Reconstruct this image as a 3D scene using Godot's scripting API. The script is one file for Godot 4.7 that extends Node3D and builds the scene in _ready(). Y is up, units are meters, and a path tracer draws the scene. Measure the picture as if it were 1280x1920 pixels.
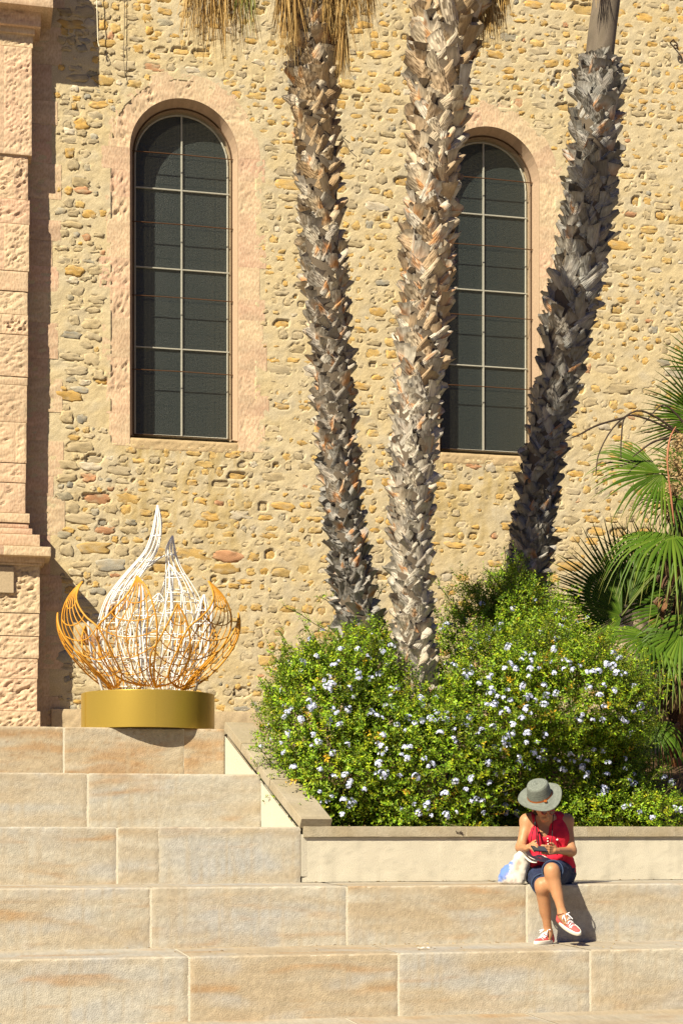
extends Node3D
# A church wall of rubble stone with two arched windows, palms and a flowering shrub in a planter above
# giant stone steps, a wire flame sculpture on a gold drum, and a person sitting on the steps.
# x runs along the church wall (z = 0 is its face), z comes towards the viewer, y is up, metres.

const LENS := 3120.0                       # focal length in photograph pixels
const EYE := Vector3(0, 1.78, 20.0)
const TURN := 12.6                         # degrees that the camera turns to the right of the wall's normal
const LEVEL := 1555.0                      # photograph row of the horizon
const S1 := 2.685
const S2 := 2.25
const S3 := 1.80
const S4 := 1.35
const S5 := 0.90
const S6 := 0.45
const Z1 := 5.13
const Z2 := 5.98
const Z3 := 6.83
const Z4 := 7.68
const Z5 := 8.53
const Z6 := 9.38

var N := FastNoiseLite.new()
var NC := FastNoiseLite.new()
var names := {}
var M := {}
var R := RandomNumberGenerator.new()


# ---------------------------------------------------------------- mesh building
class MB:
	var v := PackedVector3Array()
	var c := PackedColorArray()
	var t := PackedVector2Array()
	var ix := PackedInt32Array()

	func p(a: Vector3, col := Color.WHITE, uv := Vector2.ZERO) -> int:
		v.append(a)
		c.append(col)
		t.append(uv)
		return v.size() - 1

	func tri(a: int, b: int, d: int) -> void:
		ix.append(a)
		ix.append(b)
		ix.append(d)

	func quad(a: int, b: int, d: int, e: int) -> void:
		tri(a, b, d)
		tri(a, d, e)

	func face(a: Vector3, b: Vector3, d: Vector3, e: Vector3, col := Color.WHITE) -> void:
		var i := p(a, col, Vector2(0, 0))
		p(b, col, Vector2(0, 1))
		p(d, col, Vector2(1, 1))
		p(e, col, Vector2(1, 0))
		quad(i, i + 1, i + 2, i + 3)

	func box(lo: Vector3, hi: Vector3, col := Color.WHITE, x := Transform3D.IDENTITY) -> void:
		var q: Array[Vector3] = []
		for k in 8:
			q.append(x * Vector3(hi.x if k & 1 else lo.x, hi.y if k & 2 else lo.y, hi.z if k & 4 else lo.z))
		face(q[4], q[6], q[7], q[5], col)
		face(q[1], q[3], q[2], q[0], col)
		face(q[5], q[7], q[3], q[1], col)
		face(q[0], q[2], q[6], q[4], col)
		face(q[6], q[2], q[3], q[7], col)
		face(q[0], q[4], q[5], q[1], col)

	func tube(pts: Array, radii: Array, sides: int, col := Color.WHITE, cap := true) -> void:
		var n := pts.size()
		var nv := Vector3.ZERO
		var first := v.size()
		for k in n:
			var d: Vector3 = pts[mini(k + 1, n - 1)] - pts[maxi(k - 1, 0)]
			if d.length() < 1e-7:
				d = Vector3.UP
			d = d.normalized()
			if k == 0:
				nv = d.cross(Vector3(0.31, 0.2, 0.93) if absf(d.z) < 0.9 else Vector3.RIGHT).normalized()
			else:
				nv = (nv - d * nv.dot(d)).normalized()
			var bv := d.cross(nv)
			var r: float = radii[k] if radii.size() > 1 else radii[0]
			for i in sides:
				var a := TAU * i / sides
				p(pts[k] + (nv * cos(a) + bv * sin(a)) * r, col, Vector2(float(i) / sides, float(k) / n))
		for k in n - 1:
			for i in sides:
				var i2 := (i + 1) % sides
				quad(first + k * sides + i, first + (k + 1) * sides + i, first + (k + 1) * sides + i2, first + k * sides + i2)
		if cap:
			var a0 := p(pts[0], col)
			var a1 := p(pts[n - 1], col)
			for i in sides:
				var i2 := (i + 1) % sides
				tri(a0, first + i, first + i2)
				tri(a1, first + (n - 1) * sides + i2, first + (n - 1) * sides + i)

	func net(at: int, nx: int, ny: int) -> void:        # quads over (nx+1) x (ny+1) points, x right, y up, facing the viewer
		for j in ny:
			for i in nx:
				var a := at + j * (nx + 1) + i
				quad(a, a + nx + 1, a + nx + 2, a + 1)

	func add(o: MB, x: Transform3D, tint := Color.WHITE) -> void:
		var at := v.size()
		v.append_array(x * o.v)
		t.append_array(o.t)
		for q in o.c:
			c.append(q * tint)
		for i in o.ix:
			ix.append(at + i)

	func mesh(m: Material, flat := false) -> ArrayMesh:
		var nn := PackedVector3Array()
		var vv := v
		var cc := c
		var tt := t
		var ii := ix
		if flat:
			vv = PackedVector3Array()
			cc = PackedColorArray()
			tt = PackedVector2Array()
			ii = PackedInt32Array()
			for k in ix.size():
				vv.append(v[ix[k]])
				cc.append(c[ix[k]])
				tt.append(t[ix[k]])
				ii.append(k)
		nn.resize(vv.size())
		for k in range(0, ii.size(), 3):
			var a := vv[ii[k]]
			var f := (vv[ii[k + 2]] - a).cross(vv[ii[k + 1]] - a)
			for q in 3:
				nn[ii[k + q]] += f
		for k in nn.size():
			nn[k] = nn[k].normalized() if nn[k].length_squared() > 1e-20 else Vector3.UP
		var arr := []
		arr.resize(Mesh.ARRAY_MAX)
		arr[Mesh.ARRAY_VERTEX] = vv
		arr[Mesh.ARRAY_NORMAL] = nn
		arr[Mesh.ARRAY_COLOR] = cc
		arr[Mesh.ARRAY_TEX_UV] = tt
		arr[Mesh.ARRAY_INDEX] = ii
		var out := ArrayMesh.new()
		out.add_surface_from_arrays(Mesh.PRIMITIVE_TRIANGLES, arr)
		out.surface_set_material(0, m)
		return out


# ---------------------------------------------------------------- naming
func numbered(parent: Node, called: String) -> String:
	var key := str(parent.get_instance_id()) + called
	var n: int = names.get(key, 0)
	names[key] = n + 1
	return called if n == 0 else "%s_%03d" % [called, n]


func put(called: String, m: Mesh, parent: Node = self, x := Transform3D.IDENTITY) -> MeshInstance3D:
	var o := MeshInstance3D.new()
	o.name = numbered(parent, called)
	o.mesh = m
	o.transform = x
	parent.add_child(o, true)
	return o


func tag(o: Node, label: String, category := "", group := "", kind := "") -> Node:
	for k in [["label", label], ["category", category], ["group", group], ["kind", kind]]:
		if k[1] != "":
			o.set_meta(k[0], k[1])
	return o


func thing(called: String, at: Vector3, label: String, category: String, group := "") -> Node3D:
	var o := Node3D.new()
	o.name = numbered(self, called)
	add_child(o, true)
	o.position = at
	tag(o, label, category, group)
	return o


# a mesh given in world metres put under a thing whose base stands somewhere
func part(called: String, m: Mesh, o: Node3D) -> MeshInstance3D:
	var base := Vector3.ZERO
	var q: Node = o
	while q is Node3D and q != self:
		base += (q as Node3D).position
		q = q.get_parent()
	return put(called, m, o, Transform3D(Basis.IDENTITY, -base))


# the point of the plane z that the photograph shows at a pixel (this is how the place was measured)
func spot(px: float, py: float, z: float) -> Vector3:
	var a := deg_to_rad(TURN)
	var s := (px - 640.0) / LENS
	var d := Vector3(sin(a) + s * cos(a), (LEVEL - py) / LENS, -cos(a) + s * sin(a))
	return EYE + d * ((z - EYE.z) / d.z)


func scale_at(px: float, z: float) -> float:
	var a := deg_to_rad(TURN)
	return LENS * (cos(a) - (px - 640.0) / LENS * sin(a)) / (EYE.z - z)


func n3(x: float, y: float, z := 0.0) -> float:
	return N.get_noise_3d(x, y, z)


func tone(c: Color, k: float) -> Color:
	return Color(c.r * k, c.g * k, c.b * k)


# ---------------------------------------------------------------- materials
func noise_image(seed_: int, freq: float, w: int, h: int, kind := FastNoiseLite.TYPE_SIMPLEX_SMOOTH, oct := 4) -> Image:
	var n := FastNoiseLite.new()
	n.seed = seed_
	n.frequency = freq
	n.noise_type = kind
	n.fractal_octaves = oct
	return n.get_seamless_image(w, h)


func remap_image(im: Image, lo: Color, hi: Color, power := 1.0) -> Image:
	var d := im.get_data()
	var out := PackedByteArray()
	out.resize(d.size() * 3)
	for k in d.size():
		var q := lo.lerp(hi, pow(d[k] / 255.0, power))
		out[k * 3] = int(q.r * 255.0)
		out[k * 3 + 1] = int(q.g * 255.0)
		out[k * 3 + 2] = int(q.b * 255.0)
	return Image.create_from_data(im.get_width(), im.get_height(), false, Image.FORMAT_RGB8, out)


func tex(im: Image) -> ImageTexture:
	im.generate_mipmaps()
	return ImageTexture.create_from_image(im)


func normal_tex(im: Image, strength: float) -> ImageTexture:
	var q: Image = im.duplicate()
	q.convert(Image.FORMAT_RGBA8)
	q.bump_map_to_normal_map(strength)
	return tex(q)


func surface(colour: Texture2D, normal: Texture2D, rough: float, size: float, depth := 1.0, spec := 0.35) -> StandardMaterial3D:
	var m := StandardMaterial3D.new()
	m.vertex_color_use_as_albedo = true
	m.roughness = rough
	m.metallic_specular = spec
	m.cull_mode = BaseMaterial3D.CULL_DISABLED
	if colour:
		m.albedo_texture = colour
	if normal:
		m.normal_enabled = true
		m.normal_texture = normal
		m.normal_scale = depth
	if size > 0.0:
		m.uv1_triplanar = true
		m.uv1_world_triplanar = true
		m.uv1_scale = Vector3.ONE / size
	return m


func make_materials() -> void:
	var fine := noise_image(3, 0.05, 512, 512)
	var pits := noise_image(5, 0.035, 512, 256, FastNoiseLite.TYPE_CELLULAR, 2)
	pits.resize(512, 512)
	var lumpy := noise_image(8, 0.018, 512, 512, FastNoiseLite.TYPE_SIMPLEX_SMOOTH, 5)
	var grain := noise_image(11, 0.12, 512, 512)
	var streak := noise_image(13, 0.06, 512, 512)
	streak.resize(512, 64)
	streak.resize(512, 512)
	var grain_tex := tex(remap_image(grain, Color(0.87, 0.865, 0.85), Color(1, 1, 1)))
	var fine_tex := tex(remap_image(fine, Color(0.80, 0.78, 0.74), Color(1, 1, 1)))
	var pit_tex := tex(remap_image(pits, Color(0.80, 0.74, 0.70), Color(1, 1, 1), 0.5))
	var streak_tex := tex(remap_image(streak, Color(0.74, 0.73, 0.71), Color(1, 1, 1)))
	var fine_n := normal_tex(fine, 5.0)
	M.mortar = surface(fine_tex, normal_tex(lumpy, 7.0), 0.95, 0.45, 0.3)
	M.rubble = surface(fine_tex, fine_n, 0.9, 0.30, 1.1)
	M.pink = surface(pit_tex, normal_tex(pits, 4.0), 0.92, 0.42, 0.9)
	# stone skin of the steps: fine bedding lines, grains, and small pits and scuffs
	var bed := noise_image(31, 0.02, 1024, 1024, FastNoiseLite.TYPE_SIMPLEX_SMOOTH, 5)
	bed.resize(1024, 160)
	bed.resize(1024, 1024)
	var speck := noise_image(33, 0.16, 1024, 1024, FastNoiseLite.TYPE_SIMPLEX, 3).get_data()
	var scuff := noise_image(35, 0.03, 1024, 1024, FastNoiseLite.TYPE_SIMPLEX, 5).get_data()
	var bd := bed.get_data()
	var skin_ := PackedByteArray()
	skin_.resize(1024 * 1024 * 3)
	for k in bd.size():
		var f := 0.86 + 0.10 * (bd[k] / 255.0 - 0.5) + 0.10 * (speck[k] / 255.0 - 0.5)
		if speck[k] < 62:
			f -= 0.26 * (62 - speck[k]) / 62.0 + 0.05
		if scuff[k] > 200:
			f += 0.10 * (scuff[k] - 200) / 55.0
		var q := int(clampf(f, 0, 1) * 255.0)
		skin_[k * 3] = q
		skin_[k * 3 + 1] = int(q * 0.995)
		skin_[k * 3 + 2] = int(q * 0.985)
	var step_tex := tex(Image.create_from_data(1024, 1024, false, Image.FORMAT_RGB8, skin_))
	M.step = surface(step_tex, normal_tex(grain, 3.0), 0.8, 0.9, 0.5)
	M.stucco = surface(grain_tex, normal_tex(grain, 5.0), 0.95, 0.5, 1.0)
	M.soil = surface(fine_tex, fine_n, 1.0, 0.4, 1.5)
	M.boot = surface(streak_tex, normal_tex(streak, 3.0), 0.8, 0.0, 0.8)
	M.boot.uv1_scale = Vector3(0.30, 0.22, 1)
	M.bark = surface(fine_tex, fine_n, 0.95, 0.2, 1.5)
	M.metal = surface(null, null, 0.45, 0.0)
	M.gold = surface(grain_tex, null, 0.34, 0.5)
	M.gold.metallic = 0.55
	M.rust = surface(fine_tex, fine_n, 0.85, 0.05)
	M.glass = surface(tex(remap_image(fine, Color(0.42, 0.44, 0.44), Color(1, 1, 1))), normal_tex(noise_image(21, 0.09, 512, 512, FastNoiseLite.TYPE_CELLULAR, 1), 6.0), 0.16, 0.45, 0.8, 0.5)
	M.leaf = surface(null, null, 0.5, 0.0, 1.0, 0.4)
	M.leaf.backlight_enabled = true
	M.leaf.backlight = Color(0.45, 0.5, 0.1)
	M.frond = surface(null, null, 0.45, 0.0, 1.0, 0.3)
	M.frond.backlight_enabled = true
	M.frond.backlight = Color(0.35, 0.4, 0.08)
	M.straw = surface(null, null, 0.8, 0.0)
	M.straw.backlight_enabled = true
	M.straw.backlight = Color(0.3, 0.25, 0.12)
	M.petal = surface(null, null, 0.6, 0.0)
	M.petal.backlight_enabled = true
	M.petal.backlight = Color(0.3, 0.32, 0.4)
	M.skin = surface(null, null, 0.5, 0.0, 1.0, 0.42)
	M.skin.subsurf_scatter_enabled = true
	M.skin.subsurf_scatter_strength = 0.1
	M.cloth = surface(grain_tex, normal_tex(grain, 3.0), 0.85, 0.12, 0.5)
	M.plain = surface(null, null, 0.6, 0.0)
	M.felt = surface(null, null, 0.9, 0.0)
	M.shiny = surface(null, null, 0.12, 0.0, 1.0, 0.6)


# ---------------------------------------------------------------- general shapes
# a block's face: map(u, v) gives the point of its face, the border is rounded back and runs `rim` into the wall
func patch(nx: int, ny: int, map: Callable, front: float, bevel: float, rough: float, colour: Callable, rim: float, seed_ := 0.0, freq := 6.0) -> MB:
	var b := MB.new()
	for j in ny + 1:
		for i in nx + 1:
			var u := float(i) / nx
			var w := float(j) / ny
			var q: Vector2 = map.call(u, w)
			# blocks meet flush at their joints
			var flush := clampf(minf(minf(u, 1.0 - u) * nx, minf(w, 1.0 - w) * ny) / 2.5, 0.12, 1.0)
			var z := front + flush * rough * (0.9 * n3(q.x * freq, q.y * freq * 1.6, seed_) + 0.8 * n3(q.x * freq * 3.1, q.y * freq * 5.0, seed_ + 9.0))
			var pit := NC.get_noise_3d(q.x * 1.5 + seed_, q.y * 3.4, seed_) - 0.12
			if rough > 0.006 and pit > 0.0:
				z -= flush * rough * 3.6 * pit
			if i == 0 or j == 0 or i == nx or j == ny:
				z -= bevel * (0.6 + 0.8 * absf(n3(q.x * 9, q.y * 9, seed_ + 4.0)))
			b.p(Vector3(q.x, q.y, z), colour.call(q.x, q.y), Vector2(u, w))
	b.net(0, nx, ny)
	var ring := PackedInt32Array()
	for i in nx:
		ring.append(i)
	for j in ny:
		ring.append(j * (nx + 1) + nx)
	for i in nx:
		ring.append(ny * (nx + 1) + nx - i)
	for j in ny:
		ring.append((ny - j) * (nx + 1))
	for k in ring.size():
		var a := b.v[ring[k]]
		var e := b.v[ring[(k + 1) % ring.size()]]
		b.face(a, e, Vector3(e.x, e.y, front - rim), Vector3(a.x, a.y, front - rim), b.c[ring[k]])
	return b


func rect_map(x0: float, y0: float, x1: float, y1: float) -> Callable:
	return func(u: float, w: float) -> Vector2: return Vector2(lerpf(x0, x1, u), lerpf(y0, y1, w))


func pink(seed_: float, k := 1.0) -> Callable:
	var h := fposmod(seed_ * 0.6180339, 1.0)
	var base := tone(Color(0.61, 0.43, 0.315).lerp(Color(0.63, 0.51, 0.345), h), 0.90 + 0.16 * fposmod(seed_ * 1.37, 1.0))
	return func(x: float, y: float) -> Color:
		var f := 1.0 + 0.22 * n3(x * 3, y * 6, seed_) + 0.12 * n3(x * 19, y * 31, seed_)
		var w := clampf(0.5 + 1.4 * n3(x * 1.5, y * 3.0, seed_ + 31.0), 0, 1)
		return tone(base.lerp(Color(0.60, 0.50, 0.35), w * 0.5), f * k)


# tapered capsules joined by a smooth minimum and meshed as surface nets; a bone is [a, b, ra, rb]
func nets(bones: Array, cell: float, k: float, colour: Callable, trim: Variant = null) -> MB:
	var lo := Vector3.INF
	var hi := -Vector3.INF
	for q in bones:
		var r: float = maxf(q[2], q[3]) + cell * 3.0 + k
		for e in 2:
			lo = lo.min(q[e] - Vector3.ONE * r)
			hi = hi.max(q[e] + Vector3.ONE * r)
	var nx := int((hi.x - lo.x) / cell) + 2
	var ny := int((hi.y - lo.y) / cell) + 2
	var nz := int((hi.z - lo.z) / cell) + 2
	var f := PackedFloat32Array()
	f.resize(nx * ny * nz)
	f.fill(1.0)
	for q in bones:
		var a: Vector3 = q[0]
		var ba: Vector3 = q[1] - a
		var bb := maxf(ba.length_squared(), 1e-9)
		var ra: float = q[2]
		var rb: float = q[3]
		var m := maxf(ra, rb) + cell * 2.0 + k
		var l3: Vector3 = (a.min(q[1]) - Vector3.ONE * m - lo) / cell
		var h3: Vector3 = (a.max(q[1]) + Vector3.ONE * m - lo) / cell
		for z in range(maxi(0, int(l3.z)), mini(nz, int(h3.z) + 2)):
			for y in range(maxi(0, int(l3.y)), mini(ny, int(h3.y) + 2)):
				var at := (z * ny + y) * nx
				for x in range(maxi(0, int(l3.x)), mini(nx, int(h3.x) + 2)):
					var p := lo + Vector3(x, y, z) * cell - a
					var h := clampf(p.dot(ba) / bb, 0.0, 1.0)
					var d := (p - ba * h).length() - lerpf(ra, rb, h)
					var e := f[at + x]
					var s := maxf(k - absf(d - e), 0.0) / k
					f[at + x] = minf(d, e) - s * s * k * 0.25
	if trim != null:
		for z in nz:
			for y in ny:
				for x in nx:
					var at := (z * ny + y) * nx + x
					if f[at] < cell * 3.0:
						f[at] = trim.call(lo + Vector3(x, y, z) * cell, f[at])
	var b := MB.new()
	var cellv := {}
	var corner := PackedInt32Array([0, 1, nx, nx + 1, nx * ny, nx * ny + 1, nx * ny + nx, nx * ny + nx + 1])
	for z in nz - 1:
		for y in ny - 1:
			var row := (z * ny + y) * nx
			for x in nx - 1:
				var at := row + x
				var f0 := f[at]
				if absf(f0) > cell * 2.0:
					continue
				var inside := 0
				for q in 8:
					if f[at + corner[q]] < 0.0:
						inside |= 1 << q
				if inside == 0 or inside == 255:
					continue
				var sum := Vector3.ZERO
				var n := 0
				for q in 8:
					for ax in 3:
						if q & (1 << ax):
							continue
						var q2: int = q | (1 << ax)
						var fa := f[at + corner[q]]
						var fb := f[at + corner[q2]]
						if (fa < 0.0) != (fb < 0.0):
							var s := fa / (fa - fb)
							var pa := Vector3(q & 1, (q >> 1) & 1, (q >> 2) & 1)
							pa[ax] += s
							sum += pa
							n += 1
				var pos := lo + (Vector3(x, y, z) + sum / n) * cell
				cellv[at] = b.p(pos, colour.call(pos))
	var stepv := [1, nx, nx * ny]
	for at: int in cellv.keys():
		for ax in 3:
			var sb: int = stepv[(ax + 1) % 3]
			var sc: int = stepv[(ax + 2) % 3]
			var fa := f[at]
			var fb := f[at + stepv[ax]]
			if (fa < 0.0) == (fb < 0.0):
				continue
			if not (cellv.has(at - sb) and cellv.has(at - sc) and cellv.has(at - sb - sc)):
				continue
			var q := [cellv[at - sb - sc], cellv[at - sb], cellv[at], cellv[at - sc]]
			# order: (b-1,c-1), (b-1,c), (b,c), (b,c-1) faces +axis
			if fa < 0.0:
				b.quad(q[0], q[1], q[2], q[3])
			else:
				b.quad(q[3], q[2], q[1], q[0])
	return b


func curve(pts: Array, n: int) -> Array:
	var out := []
	var last := pts.size() - 1
	for k in n + 1:
		var s := float(k) / n * last
		var i := mini(int(s), last - 1)
		var a = pts[maxi(i - 1, 0)]
		var b = pts[i]
		var c = pts[i + 1]
		var d = pts[mini(i + 2, last)]
		out.append(b.cubic_interpolate(c, a, d, s - i))
	return out


# ---------------------------------------------------------------- steps and planter
const WARM := Color(0.53, 0.445, 0.32)
const PALE := Color(0.585, 0.555, 0.475)
const COOL := Color(0.51, 0.52, 0.52)
const RUSTY := Color(0.50, 0.305, 0.145)


# sandstone with bands of bedding: every block has its own mix of pale, ochre and blue grey
func bedded(seed_: float, warm: float, cool: float, rust: float) -> Callable:
	return func(x: float, y: float) -> Color:
		var wx := x + 0.25 * n3(x * 1.2, y * 2.0, seed_ + 3.0)
		var wy := y + 0.05 * n3(x * 1.1, y * 1.5, seed_ + 5.0)
		var a := clampf(0.45 + 1.1 * n3(wx * 0.6, wy * 5.5, seed_) + warm, 0, 1)
		var b := clampf(1.6 * n3(wx * 1.1, wy * 3.0, seed_ + 17.0) + cool, 0, 1)
		var r := clampf(2.6 * n3(wx * 0.9, wy * 8.0, seed_ + 29.0) + rust, 0, 1)
		var c := PALE.lerp(WARM, a).lerp(COOL, b * 0.8).lerp(RUSTY, r * 0.65)
		var vein := absf(n3(wx * 1.3, wy * 9.0, seed_ + 41.0))
		if vein < 0.02 and rust > -0.3:
			c = c.lerp(Color(0.36, 0.2, 0.08), 0.35)
		c = c.lerp(WARM, clampf(1.2 * n3(x * 16, y * 1.1, seed_ + 61.0) - 0.1, 0, 0.45))
		return tone(c, 1.0 + 0.14 * n3(x * 4, y * 14, seed_ + 50.0) + 0.16 * n3(x * 40, y * 40, seed_))


# a giant step block: riser, worn nosing and tread in one sheet, closed at both ends
func step_block(x0: float, x1: float, y0: float, y1: float, z: float, deep: float, colour: Callable, seed_: float) -> MB:
	var b := MB.new()
	var nx := maxi(6, int((x1 - x0) / 0.020))
	var path := []
	for k in 23:
		path.append([Vector2(lerpf(y0, y1 - 0.016, k / 22.0), 0.0), Vector2(0, 1)])
	for k in 4:
		var a := (k + 1) * PI / 8.0 - PI / 16.0
		path.append([Vector2(y1 - 0.014 + 0.014 * sin(a), -0.014 + 0.014 * cos(a)), Vector2(sin(a), cos(a))])
	for k in 9:
		path.append([Vector2(y1, -0.016 - (deep - 0.016) * pow(k / 8.0, 1.3)), Vector2(1, 0)])
	for j in path.size():
		for i in nx + 1:
			var u := float(i) / nx
			var x := lerpf(x0, x1, u)
			var q: Vector2 = path[j][0]
			var d: Vector2 = path[j][1]
			var o := 0.0022 * n3(x * 5, q.x * 7, seed_ + q.y * 5.0) + 0.0022 * n3(x * 22, q.x * 26, seed_ + q.y * 20.0)
			var chip := n3(x * 8, seed_, 3.0)
			if d.x > 0.1 and d.y > 0.1:
				o -= 0.022 * maxf(0.0, chip - 0.12) + 0.010 * maxf(0.0, n3(x * 31, seed_, 9.0) - 0.2)
			var e := minf(x - x0, x1 - x)
			if e < 0.004:
				o -= 0.004
			b.p(Vector3(x, q.x + d.x * o * 0.6, z + q.y + d.y * o), colour.call(x, q.x + q.y * 0.5))
	b.net(0, nx, path.size() - 1)
	for e in 2:
		var xx := x1 if e == 1 else x0
		var c: Color = colour.call(xx, y0)
		if e == 1:
			b.face(Vector3(xx, y0, z - 0.012), Vector3(xx, y1 - 0.012, z - 0.012), Vector3(xx, y1 - 0.012, z - deep), Vector3(xx, y0, z - deep), c)
		else:
			b.face(Vector3(xx, y0, z - deep), Vector3(xx, y1 - 0.012, z - deep), Vector3(xx, y1 - 0.012, z - 0.012), Vector3(xx, y0, z - 0.012), c)
	return b


func build_steps() -> void:
	var t := thing("stone_steps", Vector3(2.5, 0, 8.5), "broad flight of giant pale sandstone seating steps in front of the church", "steps")
	# per step: top, foot, riser plane, joints in photograph columns, [warm, cool, rust] of each block
	var rows := [
		[S1, S2, Z1, [-1000, -300, 120, 345, 421], [[0.3, -0.9, 0.2], [0.5, -0.9, 0.40], [0.4, -0.9, 0.45], [0.35, -0.8, 0.60]]],
		[S2, S3, Z2, [-1000, -290, 165, 489], [[-0.1, -0.3, -0.9], [-0.2, -0.3, -0.9], [-0.15, -0.25, -0.8]]],
		[S3, S4, Z3, [-1000, -330, 220, 298, 564], [[-0.1, -0.2, -0.7], [-0.05, -0.2, -0.55], [-0.15, -0.1, -0.9], [-0.25, 0.05, -0.9]]],
		[S4, S5, Z4, [-1000, -480, -90, 283, 650, 987, 1400], [[0.1, 0.1, -0.6], [0.0, 0.1, -0.6], [0.15, 0.05, -0.5], [-0.1, 0.2, -0.8], [0.15, -0.3, -0.7], [-0.1, 0.15, -0.9]]],
		[S5, S6, Z5, [-1000, -430, -30, 355, 747, 1106, 1500], [[0.1, 0.1, -0.6], [0.1, 0.1, -0.7], [-0.2, 0.1, -0.7], [0.35, -0.4, -0.35], [0.0, 0.1, -0.7], [0.05, -0.05, -0.8]]],
		[S6, 0.0, Z6, [-1000, -520, -120, 300, 700, 1060, 1420], [[0.1, 0.1, -0.6], [0.1, 0, -0.7], [0.1, 0, -0.7], [0.1, -0.2, -0.6], [0.2, -0.2, -0.6], [0.25, -0.2, -0.5]]],
	]
	var core := MB.new()
	for r in rows.size():
		var q = rows[r]
		var px: Array = q[3]
		for k in px.size() - 1:
			var x0 := spot(px[k], 1500, q[2]).x + (0.0015 if px[k] in [298, 345] else 0.009)
			var x1 := spot(px[k + 1], 1500, q[2]).x - (0.0015 if px[k + 1] in [298, 345] else 0.009)
			if k == px.size() - 2:
				x1 += 0.006
			var w: Array = q[4][k]
			var sd := r * 7.3 + k * 13.7
			part("step_block", step_block(x0, x1, q[1] - 0.02, q[0], q[2], 1.0, bedded(sd, w[0], w[1], w[2]), sd).mesh(M.step), t)
		var e0 := spot(px[0], 1500, q[2]).x + 0.02
		var e1 := spot(px[px.size() - 1], 1500, q[2]).x - 0.02
		core.box(Vector3(e0, q[1] - 0.04, q[2] - 0.96), Vector3(e1, q[0] - 0.006, q[2] - 0.005), Color(0.74, 0.68, 0.56))
	part("joint_mortar", core.mesh(M.stucco), t)


func slab(o: Node3D, called: String, x0: float, x1: float, y0: float, y1: float, z0: float, z1: float, colour: Callable, m: Material, seed_: float, x := Transform3D.IDENTITY) -> void:
	# a bevelled stone bar along x with softly uneven faces
	var b := MB.new()
	var nx := maxi(3, int((x1 - x0) / 0.06))
	var r := 0.004
	var ring := [Vector2(z0, y0 + r), Vector2(z0, y1 - r), Vector2(z0 + r, y1), Vector2((z0 + z1) * 0.5, y1), Vector2(z1 - r, y1), Vector2(z1, y1 - r), Vector2(z1, y0 + r), Vector2(z1 - r, y0), Vector2(z0 + r, y0)]
	var n := ring.size()
	for i in nx + 1:
		var xx := lerpf(x0, x1, float(i) / nx)
		for k in n:
			var q: Vector2 = ring[k]
			var e := 0.004 * n3(xx * 9 + k * 1.7, seed_, q.y * 9.0)
			b.p(x * Vector3(xx, q.y + e, q.x + e), colour.call(xx, q.y + q.x * 2.0))
	for i in nx:
		for k in n:
			var k2 := (k + 1) % n
			b.quad(i * n + k, i * n + k2, (i + 1) * n + k2, (i + 1) * n + k)
	for e in 2:
		var at := 0 if e == 0 else nx * n
		var mid := b.p(x * Vector3(x0 if e == 0 else x1, (y0 + y1) * 0.5, (z0 + z1) * 0.5), colour.call(x0, y0))
		for k in n:
			var k2 := (k + 1) % n
			var c0 := b.p(b.v[at + k], b.c[at + k])
			var c1 := b.p(b.v[at + k2], b.c[at + k2])
			if e == 0:
				b.tri(mid, c1, c0)
			else:
				b.tri(mid, c0, c1)
	part(called, b.mesh(m), o)


func coping_tone(seed_: float) -> Callable:
	return func(x: float, y: float) -> Color:
		var c := Color(0.45, 0.385, 0.265).lerp(Color(0.51, 0.46, 0.355), clampf(0.5 + n3(x * 2, y * 5, seed_) * 1.5, 0, 1))
		return tone(c, 1.0 + 0.2 * n3(x * 12, y * 20, seed_))


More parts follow.
